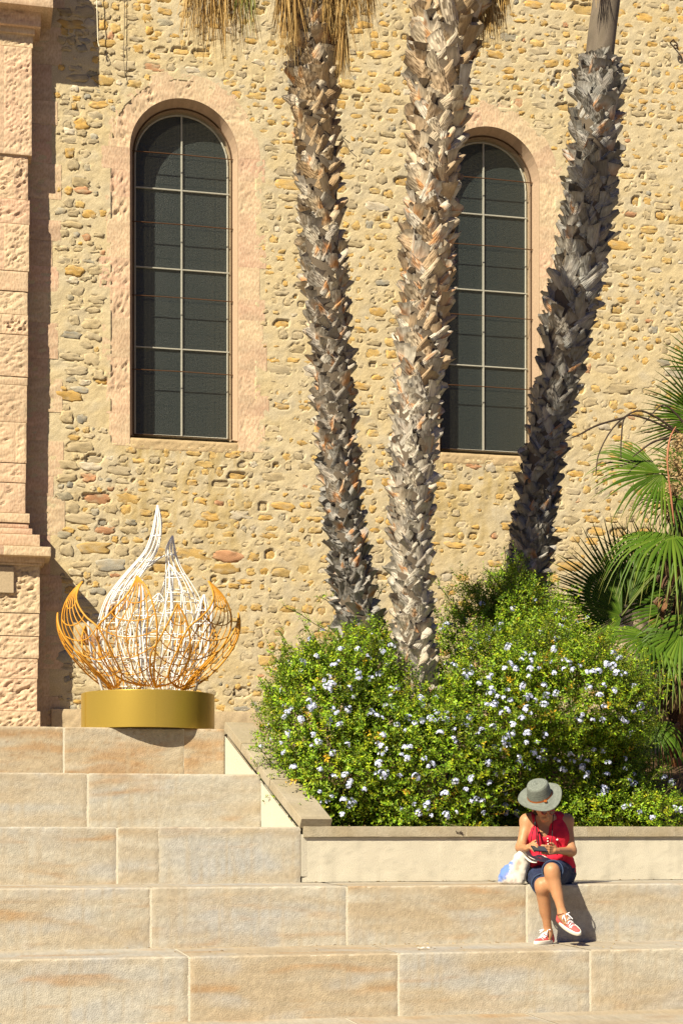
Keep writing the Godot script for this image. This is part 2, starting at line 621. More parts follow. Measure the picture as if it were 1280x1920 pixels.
func build_planter() -> void:
	var t := thing("planter_wall", Vector3(5.5, S4, 6.7), "low cream rendered planter wall with sandstone coping behind the seated person", "wall")
	var xl := spot(565, 1560, Z3).x
	var face := func(x: float, y: float) -> Color:
		return tone(Color(0.66, 0.62, 0.52), 1.0 + 0.10 * n3(x * 3, y * 3, 2.0) - 0.5 * maxf(0, n3(x * 9, y * 1.6, 8.0) - 0.15) - 0.35 * maxf(0, n3(x * 30, y * 30, 18.0) - 0.2))
	part("rendered_face", patch(160, 14, rect_map(xl + 0.008, S4 + 0.004, 9.5, S3 - 0.085), Z3 - 0.012, 0.002, 0.003, face, 0.3, 4.0).mesh(M.stucco), t)
	var px := [568, 707, 873, 1099, 1141, 1261, 1420]
	for k in px.size() - 1:
		slab(t, "coping_slab", spot(px[k], 1560, Z3).x + 0.003, spot(px[k + 1], 1560, Z3).x - 0.003, S3 - 0.083, S3 + 0.003, Z3 - 0.32, Z3 + 0.016, coping_tone(k * 3.1), M.step, k * 5.0)
	var joints := MB.new()
	joints.box(Vector3(xl + 0.02, S3 - 0.078, Z3 - 0.3), Vector3(9.4, S3 + 0.0, Z3 + 0.013), Color(0.66, 0.6, 0.48))
	part("joint_mortar", joints.mesh(M.stucco), t)

	# the raking side wall that comes down with the steps
	var s := thing("raking_wall", spot(490, 1452, Z2), "short raking wall with sloping coping between the upper steps and the shrub", "wall")
	var a := spot(421, 1362, Z1)
	var b := spot(564, 1551, Z3)
	a.y = S1
	b.y = S3
	var along := (b - a)
	var flat := Vector3(along.x, 0, along.z).normalized()
	var side := Vector3(flat.z, 0, -flat.x)                     # to the right, away from the steps
	var cheek := MB.new()
	var lit := Color(0.66, 0.62, 0.52)
	for tri in [[0.0, 0.5, S2], [0.5, 1.0, S3]]:
		var p0: Vector3 = a + along * tri[0] + side * 0.004
		var p1: Vector3 = a + along * tri[1] + side * 0.004
		var q0 := Vector3(p0.x, tri[2] - 0.4, p0.z)
		var q1 := Vector3(p1.x, tri[2] - 0.4, p1.z)
		var up := Vector3.UP * 0.06
		cheek.face(q0, p0 - up, p1 - up, q1, lit)
		cheek.face(q1 + side * 0.24, p1 - up + side * 0.24, p0 - up + side * 0.24, q0 + side * 0.24, lit)
		cheek.face(q1, p1 - up, p1 - up + side * 0.24, q1 + side * 0.24, lit)
	part("rendered_cheek", cheek.mesh(M.stucco), s)
	var cuts := [0.0, 0.24, 0.62, 1.0]
	for k in 3:
		var x := Transform3D(Basis(along.normalized(), along.normalized().cross(side).normalized() * -1.0, side), a)
		x.basis.y = x.basis.z.cross(x.basis.x)
		var l := along.length()
		slab(s, "coping_slab", cuts[k] * l + 0.004, cuts[k + 1] * l - 0.004, -0.07, 0.012, -0.008, 0.265, coping_tone(40.0 + k * 3.0), M.step, 60.0 + k, x)
	var jx := MB.new()
	var xx := Transform3D(Basis(along.normalized(), Vector3.UP, side), a)
	xx.basis.y = xx.basis.z.cross(xx.basis.x)
	jx.box(Vector3(0.02, -0.066, 0.0), Vector3(along.length() - 0.02, 0.006, 0.255), Color(0.6, 0.54, 0.4), xx)
	part("joint_mortar", jx.mesh(M.stucco), s)

	# the terrace that the sculpture stands on, and the soil of the bed
	var g := MB.new()
	g.box(Vector3(-6, 1.0, -0.3), Vector3(a.x + 0.02, S1 - 0.004, Z1 - 0.9), Color(0.5, 0.43, 0.31))
	g.box(Vector3(a.x + 0.03, 1.0, -0.3), Vector3(a.x + 0.29, S1 + 0.006, Z1 + 0.01), Color(0.46, 0.4, 0.3))
	tag(put("terrace", g.mesh(M.step)), "pale stone terrace at the foot of the church wall", "terrace", "", "structure")
	var e := MB.new()
	var nx := 60
	var nz := 50
	for j in nz + 1:
		for i in nx + 1:
			var q := Vector3(lerpf(a.x + 0.2, 12.0, i / float(nx)), 0, lerpf(Z3 - 0.2, -0.2, j / float(nz)))
			q.y = 1.62 + 0.9 * smoothstep(6.6, 3.6, q.z) + 0.06 * n3(q.x * 2, q.z * 2) + 0.03 * n3(q.x * 9, q.z * 9)
			e.p(q, tone(Color(0.16, 0.105, 0.06), 1.0 + 0.5 * n3(q.x * 5, q.z * 5, 4.0)))
	e.net(0, nx, nz)
	tag(put("soil", e.mesh(M.soil)), "brown planting soil of the raised bed", "soil", "", "structure")
	var pl := MB.new()
	pl.face(Vector3(-120, 0, 160), Vector3(-120, 0, -40), Vector3(120, 0, -40), Vector3(120, 0, 160), Color(0.42, 0.37, 0.29))
	tag(put("ground", pl.mesh(M.step)), "pale paved square below the steps", "ground", "", "structure")


# ---------------------------------------------------------------- church
const WIN_W := 1.31
const WIN_H := 4.1


func inside_window(x: float, y: float, w: Array, grow: float) -> bool:
	var r := WIN_W * 0.5 + grow
	var spring: float = w[1] + WIN_H - WIN_W * 0.5
	if y < w[1] - grow * 0.4:
		return false
	if y < spring:
		return absf(x - w[0]) < r
	return Vector2(x - w[0], y - spring).length() < r


func build_church() -> void:
	var t := thing("church", Vector3(4.5, S1, 0), "church of cream mortared rubble stone with pink window surrounds and corner pilaster", "building")
	var wins := []
	for q in [[346.0, 822.0], [918.0, 849.0]]:
		var w := spot(q[0], q[1], 0)
		wins.append([w.x, w.y])
	# where each rubble stone lies: rough courses from the ground up
	R.seed = 77
	var stones := []
	var y := 2.5
	while y < 13.0:
		var h := R.randf_range(0.065, 0.165)
		var x := 0.6 + R.randf() * 0.2
		while x < 9.4:
			var dense := smoothstep(2.4, 1.2, x) * 0.75
			var sh := h * R.randf_range(0.5, 1.0) * (1.0 + 0.25 * dense)
			var sw := sh * R.randf_range(1.0, 3.0)
			if R.randf() < 0.35:
				sw = sh * R.randf_range(0.8, 1.3)
			var gap := R.randf_range(0.010, 0.095) * (1.0 - 0.7 * dense)
			var c := Vector2(x + sw * 0.5, y + h * 0.5 + R.randf_range(-0.025, 0.025))
			x += sw + gap
			if R.randf() < 0.07 * (1.0 - dense):
				continue
			var near := false
			for w in wins:
				for e in [-0.5, 0.0, 0.5]:
					if inside_window(c.x + e * sw, c.y, w, 0.26) or inside_window(c.x + e * sw, c.y + sh * 0.5, w, 0.26):
						near = true
				if absf(c.x - w[0]) < 0.75 and c.y < w[1] and c.y > w[1] - 0.16:
					near = true
			if near or c.x - sw * 0.5 < 0.98:
				continue
			var kind := R.randf()
			var col := Color(0.60, 0.385, 0.12).lerp(Color(0.62, 0.45, 0.19), R.randf())
			if kind < 0.34 + 0.22 * dense:
				col = Color(0.50, 0.41, 0.25).lerp(Color(0.53, 0.46, 0.33), R.randf())
			elif kind < 0.38 + 0.40 * dense:
				col = Color(0.42, 0.38, 0.28).lerp(Color(0.38, 0.37, 0.33), R.randf())
			elif kind < 0.40 + 0.40 * dense:
				col = Color(0.54, 0.30, 0.17)
			elif kind > 0.96:
				col = Color(0.64, 0.58, 0.47)
			stones.append({"c": c, "w": sw * 0.5, "h": sh * 0.5, "col": tone(col, R.randf_range(0.82, 1.12)), "out": (R.randf_range(0.000, 0.007) if R.randf() < 0.96 else R.randf_range(-0.020, -0.006)) + 0.008 * dense, "seed": R.randf() * 90.0, "tilt": R.randf_range(-0.14, 0.14), "pow": R.randf_range(2.2, 5.0)})
		y += h + R.randf_range(0.004, 0.028)
	# small chips of stone in the mortar between them
	var taken := {}
	for s in stones:
		for j in range(int((s.c.y - s.h) / 0.04) - 1, int((s.c.y + s.h) / 0.04) + 2):
			for i in range(int((s.c.x - s.w) / 0.04) - 1, int((s.c.x + s.w) / 0.04) + 2):
				taken[Vector2i(i, j)] = true
	for k in 5200:
		var c := Vector2(R.randf_range(1.0, 9.3), R.randf_range(2.7, 12.2))
		var at := Vector2i(int(c.x / 0.04), int(c.y / 0.04))
		if taken.has(at) or inside_window(c.x, c.y, wins[0], 0.33) or inside_window(c.x, c.y, wins[1], 0.33) or n3(c.x * 2.0, c.y * 2.0, 71.0) < -0.12:
			continue
		for j in range(-1, 2):
			for i in range(-2, 3):
				taken[at + Vector2i(i, j)] = true
		var big := R.randf()
		var col := Color(0.57, 0.38, 0.15) if R.randf() < 0.45 else Color(0.53, 0.45, 0.31)
		stones.append({"c": c, "w": lerpf(0.018, 0.055, big * big), "h": lerpf(0.012, 0.026, R.randf()), "col": tone(col, R.randf_range(0.75, 1.1)), "out": R.randf_range(-0.001, 0.007), "seed": R.randf() * 90.0, "tilt": R.randf_range(-0.5, 0.5), "pow": 2.4})
	# mortar: a fine relief, scooped out where a stone shows through it
	var cell := 0.0195
	var ox := 0.1
	var oy := 2.4
	var nx := int(9.5 / cell)
	var ny := int(10.9 / cell)
	var dip := PackedFloat32Array()
	dip.resize((nx + 1) * (ny + 1))
	for s in stones:
		for j in range(maxi(0, int((s.c.y - s.h - oy) / cell)), mini(ny, int((s.c.y + s.h - oy) / cell) + 2)):
			for i in range(maxi(0, int((s.c.x - s.w - ox) / cell)), mini(nx, int((s.c.x + s.w - ox) / cell) + 2)):
				var d := Vector2((ox + i * cell - s.c.x) / s.w, (oy + j * cell - s.c.y) / s.h)
				var e := pow(absf(d.x), s.pow) + pow(absf(d.y), s.pow)
				e += 0.9 * n3(d.x * 1.5, d.y * 1.5, s.seed)
				if e < ((0.28 if s.h > 0.035 else 0.0) if s.out > -0.005 else 0.72):
					dip[j * (nx + 1) + i] = 0.02 if s.out > -0.005 else 0.035
	var mo := MB.new()
	for j in ny + 1:
		for i in nx + 1:
			var x := ox + i * cell
			var yy := oy + j * cell
			var z := 0.010 * n3(x * 2.2, yy * 3.4) + 0.005 * n3(x * 8, yy * 11, 4.0) + 0.003 * n3(x * 24, yy * 30, 8.0)
			z -= dip[j * (nx + 1) + i]
			for w in wins:
				if inside_window(x, yy, w, 0.2):
					z = -0.06
			var c := Color(0.61, 0.53, 0.365).lerp(Color(0.61, 0.51, 0.315), clampf(0.5 + 1.3 * n3(x * 1.1, yy * 1.1, 21.0), 0, 1))
			c = c.lerp(Color(0.55, 0.50, 0.39), clampf(1.3 * n3(x * 2.3, yy * 3.0, 33.0), 0, 0.6))
			# run-off stains below the sills
			for w in wins:
				var run: float = w[1] - yy
				if run > -0.1 and run < 1.7 and absf(x - w[0]) < 0.95:
					var k := clampf(0.35 + 1.2 * n3(x * 5.0, yy * 1.1, 51.0) + 0.5 * n3(x * 17, yy * 5, 55.0), 0, 1) * smoothstep(0.95, 0.6, absf(x - w[0])) * smoothstep(1.7, 0.9, run)
					c = c.lerp(Color(0.44, 0.33, 0.13), 0.75 * k)
			mo.p(Vector3(x, yy, z), tone(c, 1.0 + 0.10 * n3(x * 6, yy * 9, 61.0)), Vector2(x, yy))
	for j in ny:
		for i in nx:
			var x := ox + (i + 0.5) * cell
			var yy := oy + (j + 0.5) * cell
			var hole := false
			for w in wins:
				if inside_window(x, yy, w, 0.10):
					hole = true
			if not hole:
				var at := j * (nx + 1) + i
				mo.quad(at, at + nx + 1, at + nx + 2, at + 1)
	part("mortar", mo.mesh(M.mortar), t)
	# the stones: the largest in view are parts of their own
	var cam := func(s: Dictionary) -> float:
		var hidden: bool = s.c.x > 9.0 or s.c.y > 12.0 or s.c.y < 2.95
		return -1.0 if hidden else s.w * s.h
	stones.sort_custom(func(a, b): return cam.call(a) > cam.call(b))
	var rest := MB.new()
	for k in stones.size():
		var b := rubble(stones[k])
		if k < 300:
			part("stone", b.mesh(M.rubble), t)
		else:
			rest.add(b, Transform3D.IDENTITY)
	tag(part("small_stones", rest.mesh(M.rubble), t), "", "", "", "stuff")
	# the body of the wall behind the facing
	var body := MB.new()
	var dark := Color(0.3, 0.25, 0.17)
	body.box(Vector3(-6, 0, -0.95), Vector3(16, 14, -0.6), dark)
	body.box(Vector3(-6, 0, -0.6), Vector3(0.1, 14, -0.02), dark)
	body.box(Vector3(9.55, 0, -0.6), Vector3(16, 14, -0.02), dark)
	body.box(Vector3(0.1, 13.25, -0.6), Vector3(9.55, 14, -0.02), dark)
	body.box(Vector3(0.1, 0, -0.6), Vector3(9.55, 2.5, -0.1), dark)
	part("wall_core", body.mesh(M.mortar), t)
	# plinth course at the foot of the wall
	var foot := spot(300, 1332, 0.1).y
	for k in 6:
		var x0 := 0.95 + k * 1.45
		part("plinth_block", patch(40, 12, rect_map(x0, S1 - 0.1, x0 + 1.44, foot), 0.09, 0.012, 0.008, func(x: float, yy: float) -> Color: return tone(Color(0.62, 0.50, 0.33), 1.0 + 0.15 * n3(x * 4, yy * 6, k)), 0.2, k * 3.0).mesh(M.step), t)
	for k in 2:
		build_window(t, wins[k], k)
	build_pilaster(t)
	# small iron and cord details
	var hook := MB.new()
	var hp := spot(1262, 86, 0.05)
	var loop := []
	for k in 15:
		var a := k * TAU / 11.0
		loop.append(hp + Vector3(0.030 * sin(a) + k * 0.0015, 0.036 * cos(a) - k * 0.0035, 0.03 + 0.02 * sin(a * 0.5)))
	hook.tube(loop, [0.009], 6, Color(0.06, 0.035, 0.02))
	hook.tube([hp + Vector3(-0.03, 0.06, -0.08), hp + Vector3(-0.02, 0.06, 0.04), loop[0]], [0.01], 6, Color(0.06, 0.035, 0.02))
	part("iron_hook", hook.mesh(M.rust), t)
	var cord := MB.new()
	cord.tube(curve([spot(181, -80, 0.08), spot(182, 0, 0.09), spot(183, 40, 0.1), spot(184, 76, 0.1), spot(187, 88, 0.1)], 14), [0.006, 0.006, 0.006, 0.006, 0.006, 0.006, 0.006, 0.006, 0.006, 0.006, 0.006, 0.006, 0.007, 0.009, 0.008], 6, Color(0.75, 0.68, 0.5))
	part("hanging_cord", cord.mesh(M.plain), t)
	var wire := MB.new()
	wire.tube(curve([spot(233, -40, 0.04), spot(234, 40, 0.03), spot(232, 100, 0.04), spot(235, 145, 0.02)], 12), [0.004], 5, Color(0.2, 0.17, 0.13))
	wire.tube([spot(640, 256, 0.0), spot(644, 259, 0.09), spot(656, 268, 0.1)], [0.005], 5, Color(0.05, 0.04, 0.03))
	wire.tube([spot(644, 259, 0.09), spot(648, 254, 0.1)], [0.005], 5, Color(0.05, 0.04, 0.03))
	part("old_wire", wire.mesh(M.rust), t)


func rubble(s: Dictionary) -> MB:
	var b := MB.new()
	var na := 14 if s.h > 0.03 else 8
	var rings := [0.0, 0.42, 0.74, 0.97, 1.05]
	var rot := Vector2(cos(s.tilt), sin(s.tilt))
	var mid := 0
	for r in rings.size():
		for k in na:
			if r == 0 and k > 0:
				break
			var a := TAU * k / na
			var d := Vector2(cos(a), sin(a))
			var e := pow(pow(absf(d.x), s.pow) + pow(absf(d.y), s.pow), -1.0 / s.pow)
			e *= 1.0 + 0.55 * n3(d.x * 1.3, d.y * 1.3, s.seed) + 0.2 * n3(d.x * 4, d.y * 4, s.seed + 5.0)
			var q: Vector2 = d * e * rings[r] * Vector2(s.w, s.h)
			q = Vector2(q.x * rot.x - q.y * rot.y, q.x * rot.y + q.y * rot.x) + s.c
			var z: float = s.out + 0.012 * n3(q.x * 9, q.y * 13, s.seed) + 0.009 * n3(q.x * 30, q.y * 42, s.seed)
			z -= [0.0, 0.0, 0.003, 0.010, 0.06][r]
			var f := 1.0 + 0.35 * n3(q.x * 8, q.y * 13, s.seed + 3.0) + 0.2 * n3(q.x * 40, q.y * 60, s.seed)
			var c: Color = tone(s.col, f)
			c = c.lerp(Color(0.52, 0.44, 0.3), clampf(1.6 * n3(q.x * 10, q.y * 10, s.seed + 9.0) - 0.05, 0, 0.8))
			var i := b.p(Vector3(q.x, q.y, z), c, q)
			if r == 0:
				mid = i
	for k in na:
		var k2 := (k + 1) % na
		b.tri(mid, mid + 1 + k2, mid + 1 + k)
		for r in range(1, rings.size() - 1):
			var a := mid + 1 + (r - 1) * na
			b.quad(a + k, a + k2, a + na + k2, a + na + k)
	return b


func arch_outline(w: Array, inset: float, n := 24) -> PackedVector2Array:
	var r := WIN_W * 0.5 - inset
	var spring: float = w[1] + WIN_H - WIN_W * 0.5
	var out := PackedVector2Array()
	out.append(Vector2(w[0] - r, w[1] + inset))
	for k in n + 1:
		var a := PI - PI * k / n
		out.append(Vector2(w[0] + r * cos(a), spring + r * sin(a)))
	out.append(Vector2(w[0] + r, w[1] + inset))
	return out


func build_window(t: Node3D, w: Array, which: int) -> void:
	# surround: jamb blocks of uneven length, voussoirs round the arch, sill
	var win := Node3D.new()
	win.name = numbered(t, "arched_window")
	t.add_child(win, true)
	win.position = Vector3(w[0], w[1], 0) - t.position
	R.seed = 300 + which
	var r := WIN_W * 0.5
	var spring: float = w[1] + WIN_H - r
	for side in [-1, 1]:
		var y: float = w[1] - 0.12
		var k := 0
		while y < spring - 0.02:
			var h := R.randf_range(0.24, 0.5)
			if spring - y - h < 0.2:
				h = spring - y
			var out := r + (0.25 if k % 2 == 0 else 0.31) + R.randf_range(-0.04, 0.08)
			var rough := 0.008 if (side == 1 or which == 1) else 0.016
			if R.randf() < 0.35:
				rough = 0.004
			var sd := R.randf() * 90
			var inner: float = w[0] + side * r
			var outer: float = w[0] + side * out
			var m := rect_map(minf(inner, outer), y - 0.001, maxf(inner, outer), y + h + 0.001)
			part("surround_block", patch(16, maxi(8, int(h * 36)), m, 0.0015, 0.0010, rough * 0.8, pink(sd), 0.5, sd).mesh(M.pink), win)
			y += h
			k += 1
	var na := 11
	for k in na:
		var a0 := PI * k / na - 0.002
		var a1 := PI * (k + 1) / na + 0.002
		var out := r + R.randf_range(0.24, 0.33)
		var rough := 0.007 if R.randf() < 0.5 else 0.013
		if which == 0 and k > 6:
			rough = 0.02
		var sd := R.randf() * 90
		var m := func(u: float, v: float) -> Vector2:
			var a := lerpf(a1, a0, u)
			return Vector2(w[0], spring) + Vector2(cos(a), sin(a)) * lerpf(r, out, v)
		part("voussoir", patch(10, 14, m, 0.0015, 0.0005, rough * 0.8, pink(sd), 0.5, sd).mesh(M.pink), win)
	var sill := MB.new()
	var sc := Color(0.62, 0.49, 0.31)
	sill.box(Vector3(w[0] - r + 0.002, w[1] - 0.30, -0.5), Vector3(w[0] + r - 0.002, w[1] - 0.05, -0.03), sc)
	sill.face(Vector3(w[0] - r + 0.002, w[1] - 0.05, -0.03), Vector3(w[0] - r + 0.002, w[1] + 0.0, -0.5), Vector3(w[0] + r - 0.002, w[1] + 0.0, -0.5), Vector3(w[0] + r - 0.002, w[1] - 0.05, -0.03), sc)
	part("sill", sill.mesh(M.step), win)
	var sd2 := 13.0 + which
	part("sill_front", patch(50, 7, rect_map(w[0] - r - 0.01, w[1] - 0.17, w[0] + r + 0.01, w[1] - 0.02), 0.004, 0.02, 0.008, func(x: float, y: float) -> Color: return tone(Color(0.60, 0.46, 0.27), 1.0 + 0.25 * n3(x * 4, y * 6, sd2)), 0.1, sd2).mesh(M.step), win)
	# panes of dark hammered glass
	var zg := -0.30
	var shape := arch_outline(w, 0.10)
	var tops := [w[1], spot(343, 656, zg).y, spot(343, 507, zg).y, spot(343, 359, zg).y, w[1] + WIN_H]
	if which == 1:
		tops = [w[1], spot(908, 688, zg).y, spot(908, 546, zg).y, spot(908, 404, zg).y, w[1] + WIN_H]
	for c in 2:
		for k in 4:
			var x0: float = w[0] - r if c == 0 else w[0]
			var rect := PackedVector2Array([Vector2(x0, tops[k]), Vector2(x0 + r, tops[k]), Vector2(x0 + r, tops[k + 1]), Vector2(x0, tops[k + 1])])
			for poly in Geometry2D.intersect_polygons(shape, rect):
				var b := MB.new()
				for q in poly:
					b.p(Vector3(q.x, q.y, zg), Color(0.062, 0.076, 0.077))
				var ids := Geometry2D.triangulate_polygon(poly)
				for i in range(0, ids.size(), 3):
					var cw := (poly[ids[i + 1]] - poly[ids[i]]).cross(poly[ids[i + 2]] - poly[ids[i]]) < 0.0
					if cw:
						b.tri(ids[i], ids[i + 1], ids[i + 2])
					else:
						b.tri(ids[i], ids[i + 2], ids[i + 1])
				part("pane", b.mesh(M.glass), win)
	# frame and glazing bars
	var white := Color(0.47, 0.46, 0.40)
	var fr := MB.new()
	var line := arch_outline(w, 0.088)
	for k in line.size():
		var q := line[k]
		var q2 := line[(k + 1) % line.size()]
		fr.tube([Vector3(q.x, q.y, zg + 0.012), Vector3(q2.x, q2.y, zg + 0.012)], [0.012], 6, white)
	part("frame", fr.mesh(M.metal), win)
	var reb := MB.new()
	var i0 := arch_outline(w, 0.05, 40)
	var i1 := arch_outline(w, 0.095, 40)
	for k in i0.size() - 1:
		reb.face(Vector3(i0[k].x, i0[k].y, zg + 0.004), Vector3(i1[k].x, i1[k].y, zg - 0.01), Vector3(i1[k + 1].x, i1[k + 1].y, zg - 0.01), Vector3(i0[k + 1].x, i0[k + 1].y, zg + 0.004), Color(0.5, 0.42, 0.29))
	part("rebate", reb.mesh(M.stucco), win)
	var rev := MB.new()
	var j0 := arch_outline(w, 0.003, 48)
	var j1 := arch_outline(w, 0.05, 48)
	var rc := Color(0.62, 0.46, 0.33)
	for k in j0.size() - 1:
		rev.face(Vector3(j0[k].x, j0[k].y, -0.004), Vector3(j1[k].x, j1[k].y, -0.18), Vector3(j1[k + 1].x, j1[k + 1].y, -0.18), Vector3(j0[k + 1].x, j0[k + 1].y, -0.004), tone(rc, 1.0 + 0.2 * n3(k * 0.7, which, 3.0)))
		rev.face(Vector3(j1[k].x, j1[k].y, -0.18), Vector3(j1[k].x, j1[k].y, zg), Vector3(j1[k + 1].x, j1[k + 1].y, zg), Vector3(j1[k + 1].x, j1[k + 1].y, -0.18), rc)
	part("reveal", rev.mesh(M.step), win)
	var mull := MB.new()
	mull.box(Vector3(w[0] - 0.009, w[1] + 0.08, zg + 0.002), Vector3(w[0] + 0.009, w[1] + WIN_H - 0.08, zg + 0.03), white)
	part("glazing_bar", mull.mesh(M.metal), win)
	for k in range(1, 4):
		var hb := MB.new()
		hb.box(Vector3(w[0] - r + 0.07, tops[k] - 0.007, zg + 0.003), Vector3(w[0] + r - 0.07, tops[k] + 0.007, zg + 0.026), white)
		part("glazing_bar", hb.mesh(M.metal), win)
	# protective mesh of fine wire on a rusty rim, held by rusty rods
	var zm := -0.17
	var mesh_ := MB.new()
	var pitch := 0.016
	var wc := Color(0.13, 0.13, 0.10)
	var rr := r - 0.06
	var n := int(rr / pitch)
	for k in range(-n, n + 1):
		var top := spring + sqrt(maxf(0.0, rr * rr - (k * pitch) * (k * pitch)))
		mesh_.tube([Vector3(w[0] + k * pitch, w[1] + 0.03, zm), Vector3(w[0] + k * pitch, top, zm)], [0.0005], 3, wc, false)
	var ym: float = w[1] + 0.04
	while ym < spring + rr:
		var half := rr if ym < spring else sqrt(maxf(0.0, rr * rr - (ym - spring) * (ym - spring)))
		mesh_.tube([Vector3(w[0] - half, ym, zm + 0.002), Vector3(w[0] + half, ym, zm + 0.002)], [0.0005], 3, wc, false)
		ym += pitch
	tag(part("wire_screen", mesh_.mesh(M.metal), win), "", "", "", "stuff")
	var rim := MB.new()
	var ol := arch_outline(w, 0.058, 30)
	var pts := []
	for q in ol:
		pts.append(Vector3(q.x, q.y, zm + 0.006))
	pts.append(pts[0])
	rim.tube(pts, [0.009], 5, Color(0.10, 0.055, 0.03))
	part("screen_rim", rim.mesh(M.rust), win)
	for py in [293, 424, 561, 699]:
		var yb := spot(343, py, zm).y + (0.0 if which == 0 else spot(908, 337, zm).y - spot(343, 293, zm).y - 0.0)
		var rod := MB.new()
		rod.tube([Vector3(w[0] - r - 0.02, yb, zm + 0.03), Vector3(w[0], yb + 0.004, zm + 0.034), Vector3(w[0] + r - 0.05, yb, zm + 0.03), Vector3(w[0] + r + 0.02, yb + 0.02, zm - 0.01)], [0.0065], 6, Color(0.12, 0.055, 0.025))
		part("rusty_rod", rod.mesh(M.rust), win)


func build_pilaster(t: Node3D) -> void:
	var pil := Node3D.new()
	pil.name = numbered(t, "pilaster")
	t.add_child(pil, true)
	pil.position = Vector3(0.3, S1, 0.2) - t.position
	R.seed = 55
	var x_left := -2.2
	# rows: photograph rows of top and foot, right edge column, face depth, roughness, columns of joints
	var rows := [
		[-140, 8, 100, 0.52, 0.006, []], [10, 47, 77, 0.36, 0.012, []], [49, 62, 66, 0.30, 0.010, []],
		[62, 88, 62, 0.26, 0.016, []], [88, 290, 60, 0.27, 0.012, [8]],
		[291, 374, 53, 0.24, 0.022, [27]], [374, 420, 56, 0.25, 0.016, []], [420, 508, 55, 0.25, 0.013, [8]], [509, 546, 53, 0.25, 0.006, []], [547, 590, 52, 0.24, 0.012, []],
		[590, 627, 53, 0.245, 0.02, [4]], [628, 706, 53, 0.25, 0.012, []], [707, 722, 52, 0.24, 0.006, []], [722, 792, 51, 0.245, 0.010, []], [792, 868, 50, 0.25, 0.010, [30]], [869, 905, 49, 0.245, 0.012, []], [906, 962, 48, 0.25, 0.010, []],
		[962, 980, 56, 0.29, 0.005, []], [981, 990, 54, 0.27, 0.004, []], [990, 1001, 61, 0.32, 0.005, []], [1001, 1023, 75, 0.37, 0.005, []],
		[1023, 1041, 96, 0.56, 0.006, [8]], [1041, 1054, 84, 0.44, 0.008, []], [1054, 1060, 79, 0.41, 0.006, []],
		[1060, 1149, 75, 0.38, 0.020, []], [1150, 1192, 74, 0.38, 0.018, []], [1193, 1234, 73, 0.38, 0.015, []], [1234, 1272, 71, 0.37, 0.018, []], [1272, 1333, 70, 0.37, 0.022, []], [1333, 1420, 76, 0.40, 0.018, []],
	]
	for q in rows:
		var z: float = q[3]
		var x1 := spot(q[2], 700, z).x
		var y1 := spot(40, q[0], z).y
		var y0 := spot(40, q[1], z).y
		var cuts := [x_left]
		for j in q[5]:
			cuts.append(spot(j, 700, z).x)
		cuts.append(x1)
		for k in cuts.size() - 1:
			var sd := R.randf() * 90
			var n := maxi(6, int((minf(cuts[k + 1] - maxf(cuts[k], 0.1), 2.0)) / 0.014))
			var lo: float = cuts[k]
			# finer where it is seen
			var hi: float = cuts[k + 1]
			var m := func(u: float, v: float) -> Vector2: return Vector2(lerpf(maxf(lo, -0.4), hi, u), lerpf(y0 + 0.0025, y1 - 0.0025, v))
			part("pilaster_block", patch(n, maxi(4, int((y1 - y0) / 0.018)), m, z, 0.006, q[4] * 0.85, pink(sd, 1.02), z + 0.05, sd, 7.0).mesh(M.pink), pil)
	# quoins of the same pink stone, toothed into the rubble
	var y := 2.6
	var k := 0
	while y < 12.2:
		var h := R.randf_range(0.22, 0.5)
		var x1 := 0.80 + (0.13 if k % 2 == 0 else 0.26) + R.randf_range(-0.04, 0.05)
		var sd := R.randf() * 90
		part("quoin", patch(14, maxi(6, int(h / 0.03)), rect_map(0.2, y, x1, y + h - 0.004), 0.008, 0.005, 0.009, pink(sd, 0.98), 0.12, sd).mesh(M.pink), pil)
		y += h
		k += 1
	var pq := MB.new()
	var p0 := spot(-60, 1110, 0.40)
	var p1 := spot(27, 1063, 0.40)
	var r := 0.006
	var cc := Color(0.58, 0.47, 0.32)
	pq.box(Vector3(p0.x, p0.y, 0.34), Vector3(p1.x, p1.y, 0.415 - r), cc)
	pq.box(Vector3(p0.x, p0.y + r, 0.36), Vector3(p1.x - r, p1.y - r, 0.415), cc)
	part("stone_plaque", pq.mesh(M.step), pil)


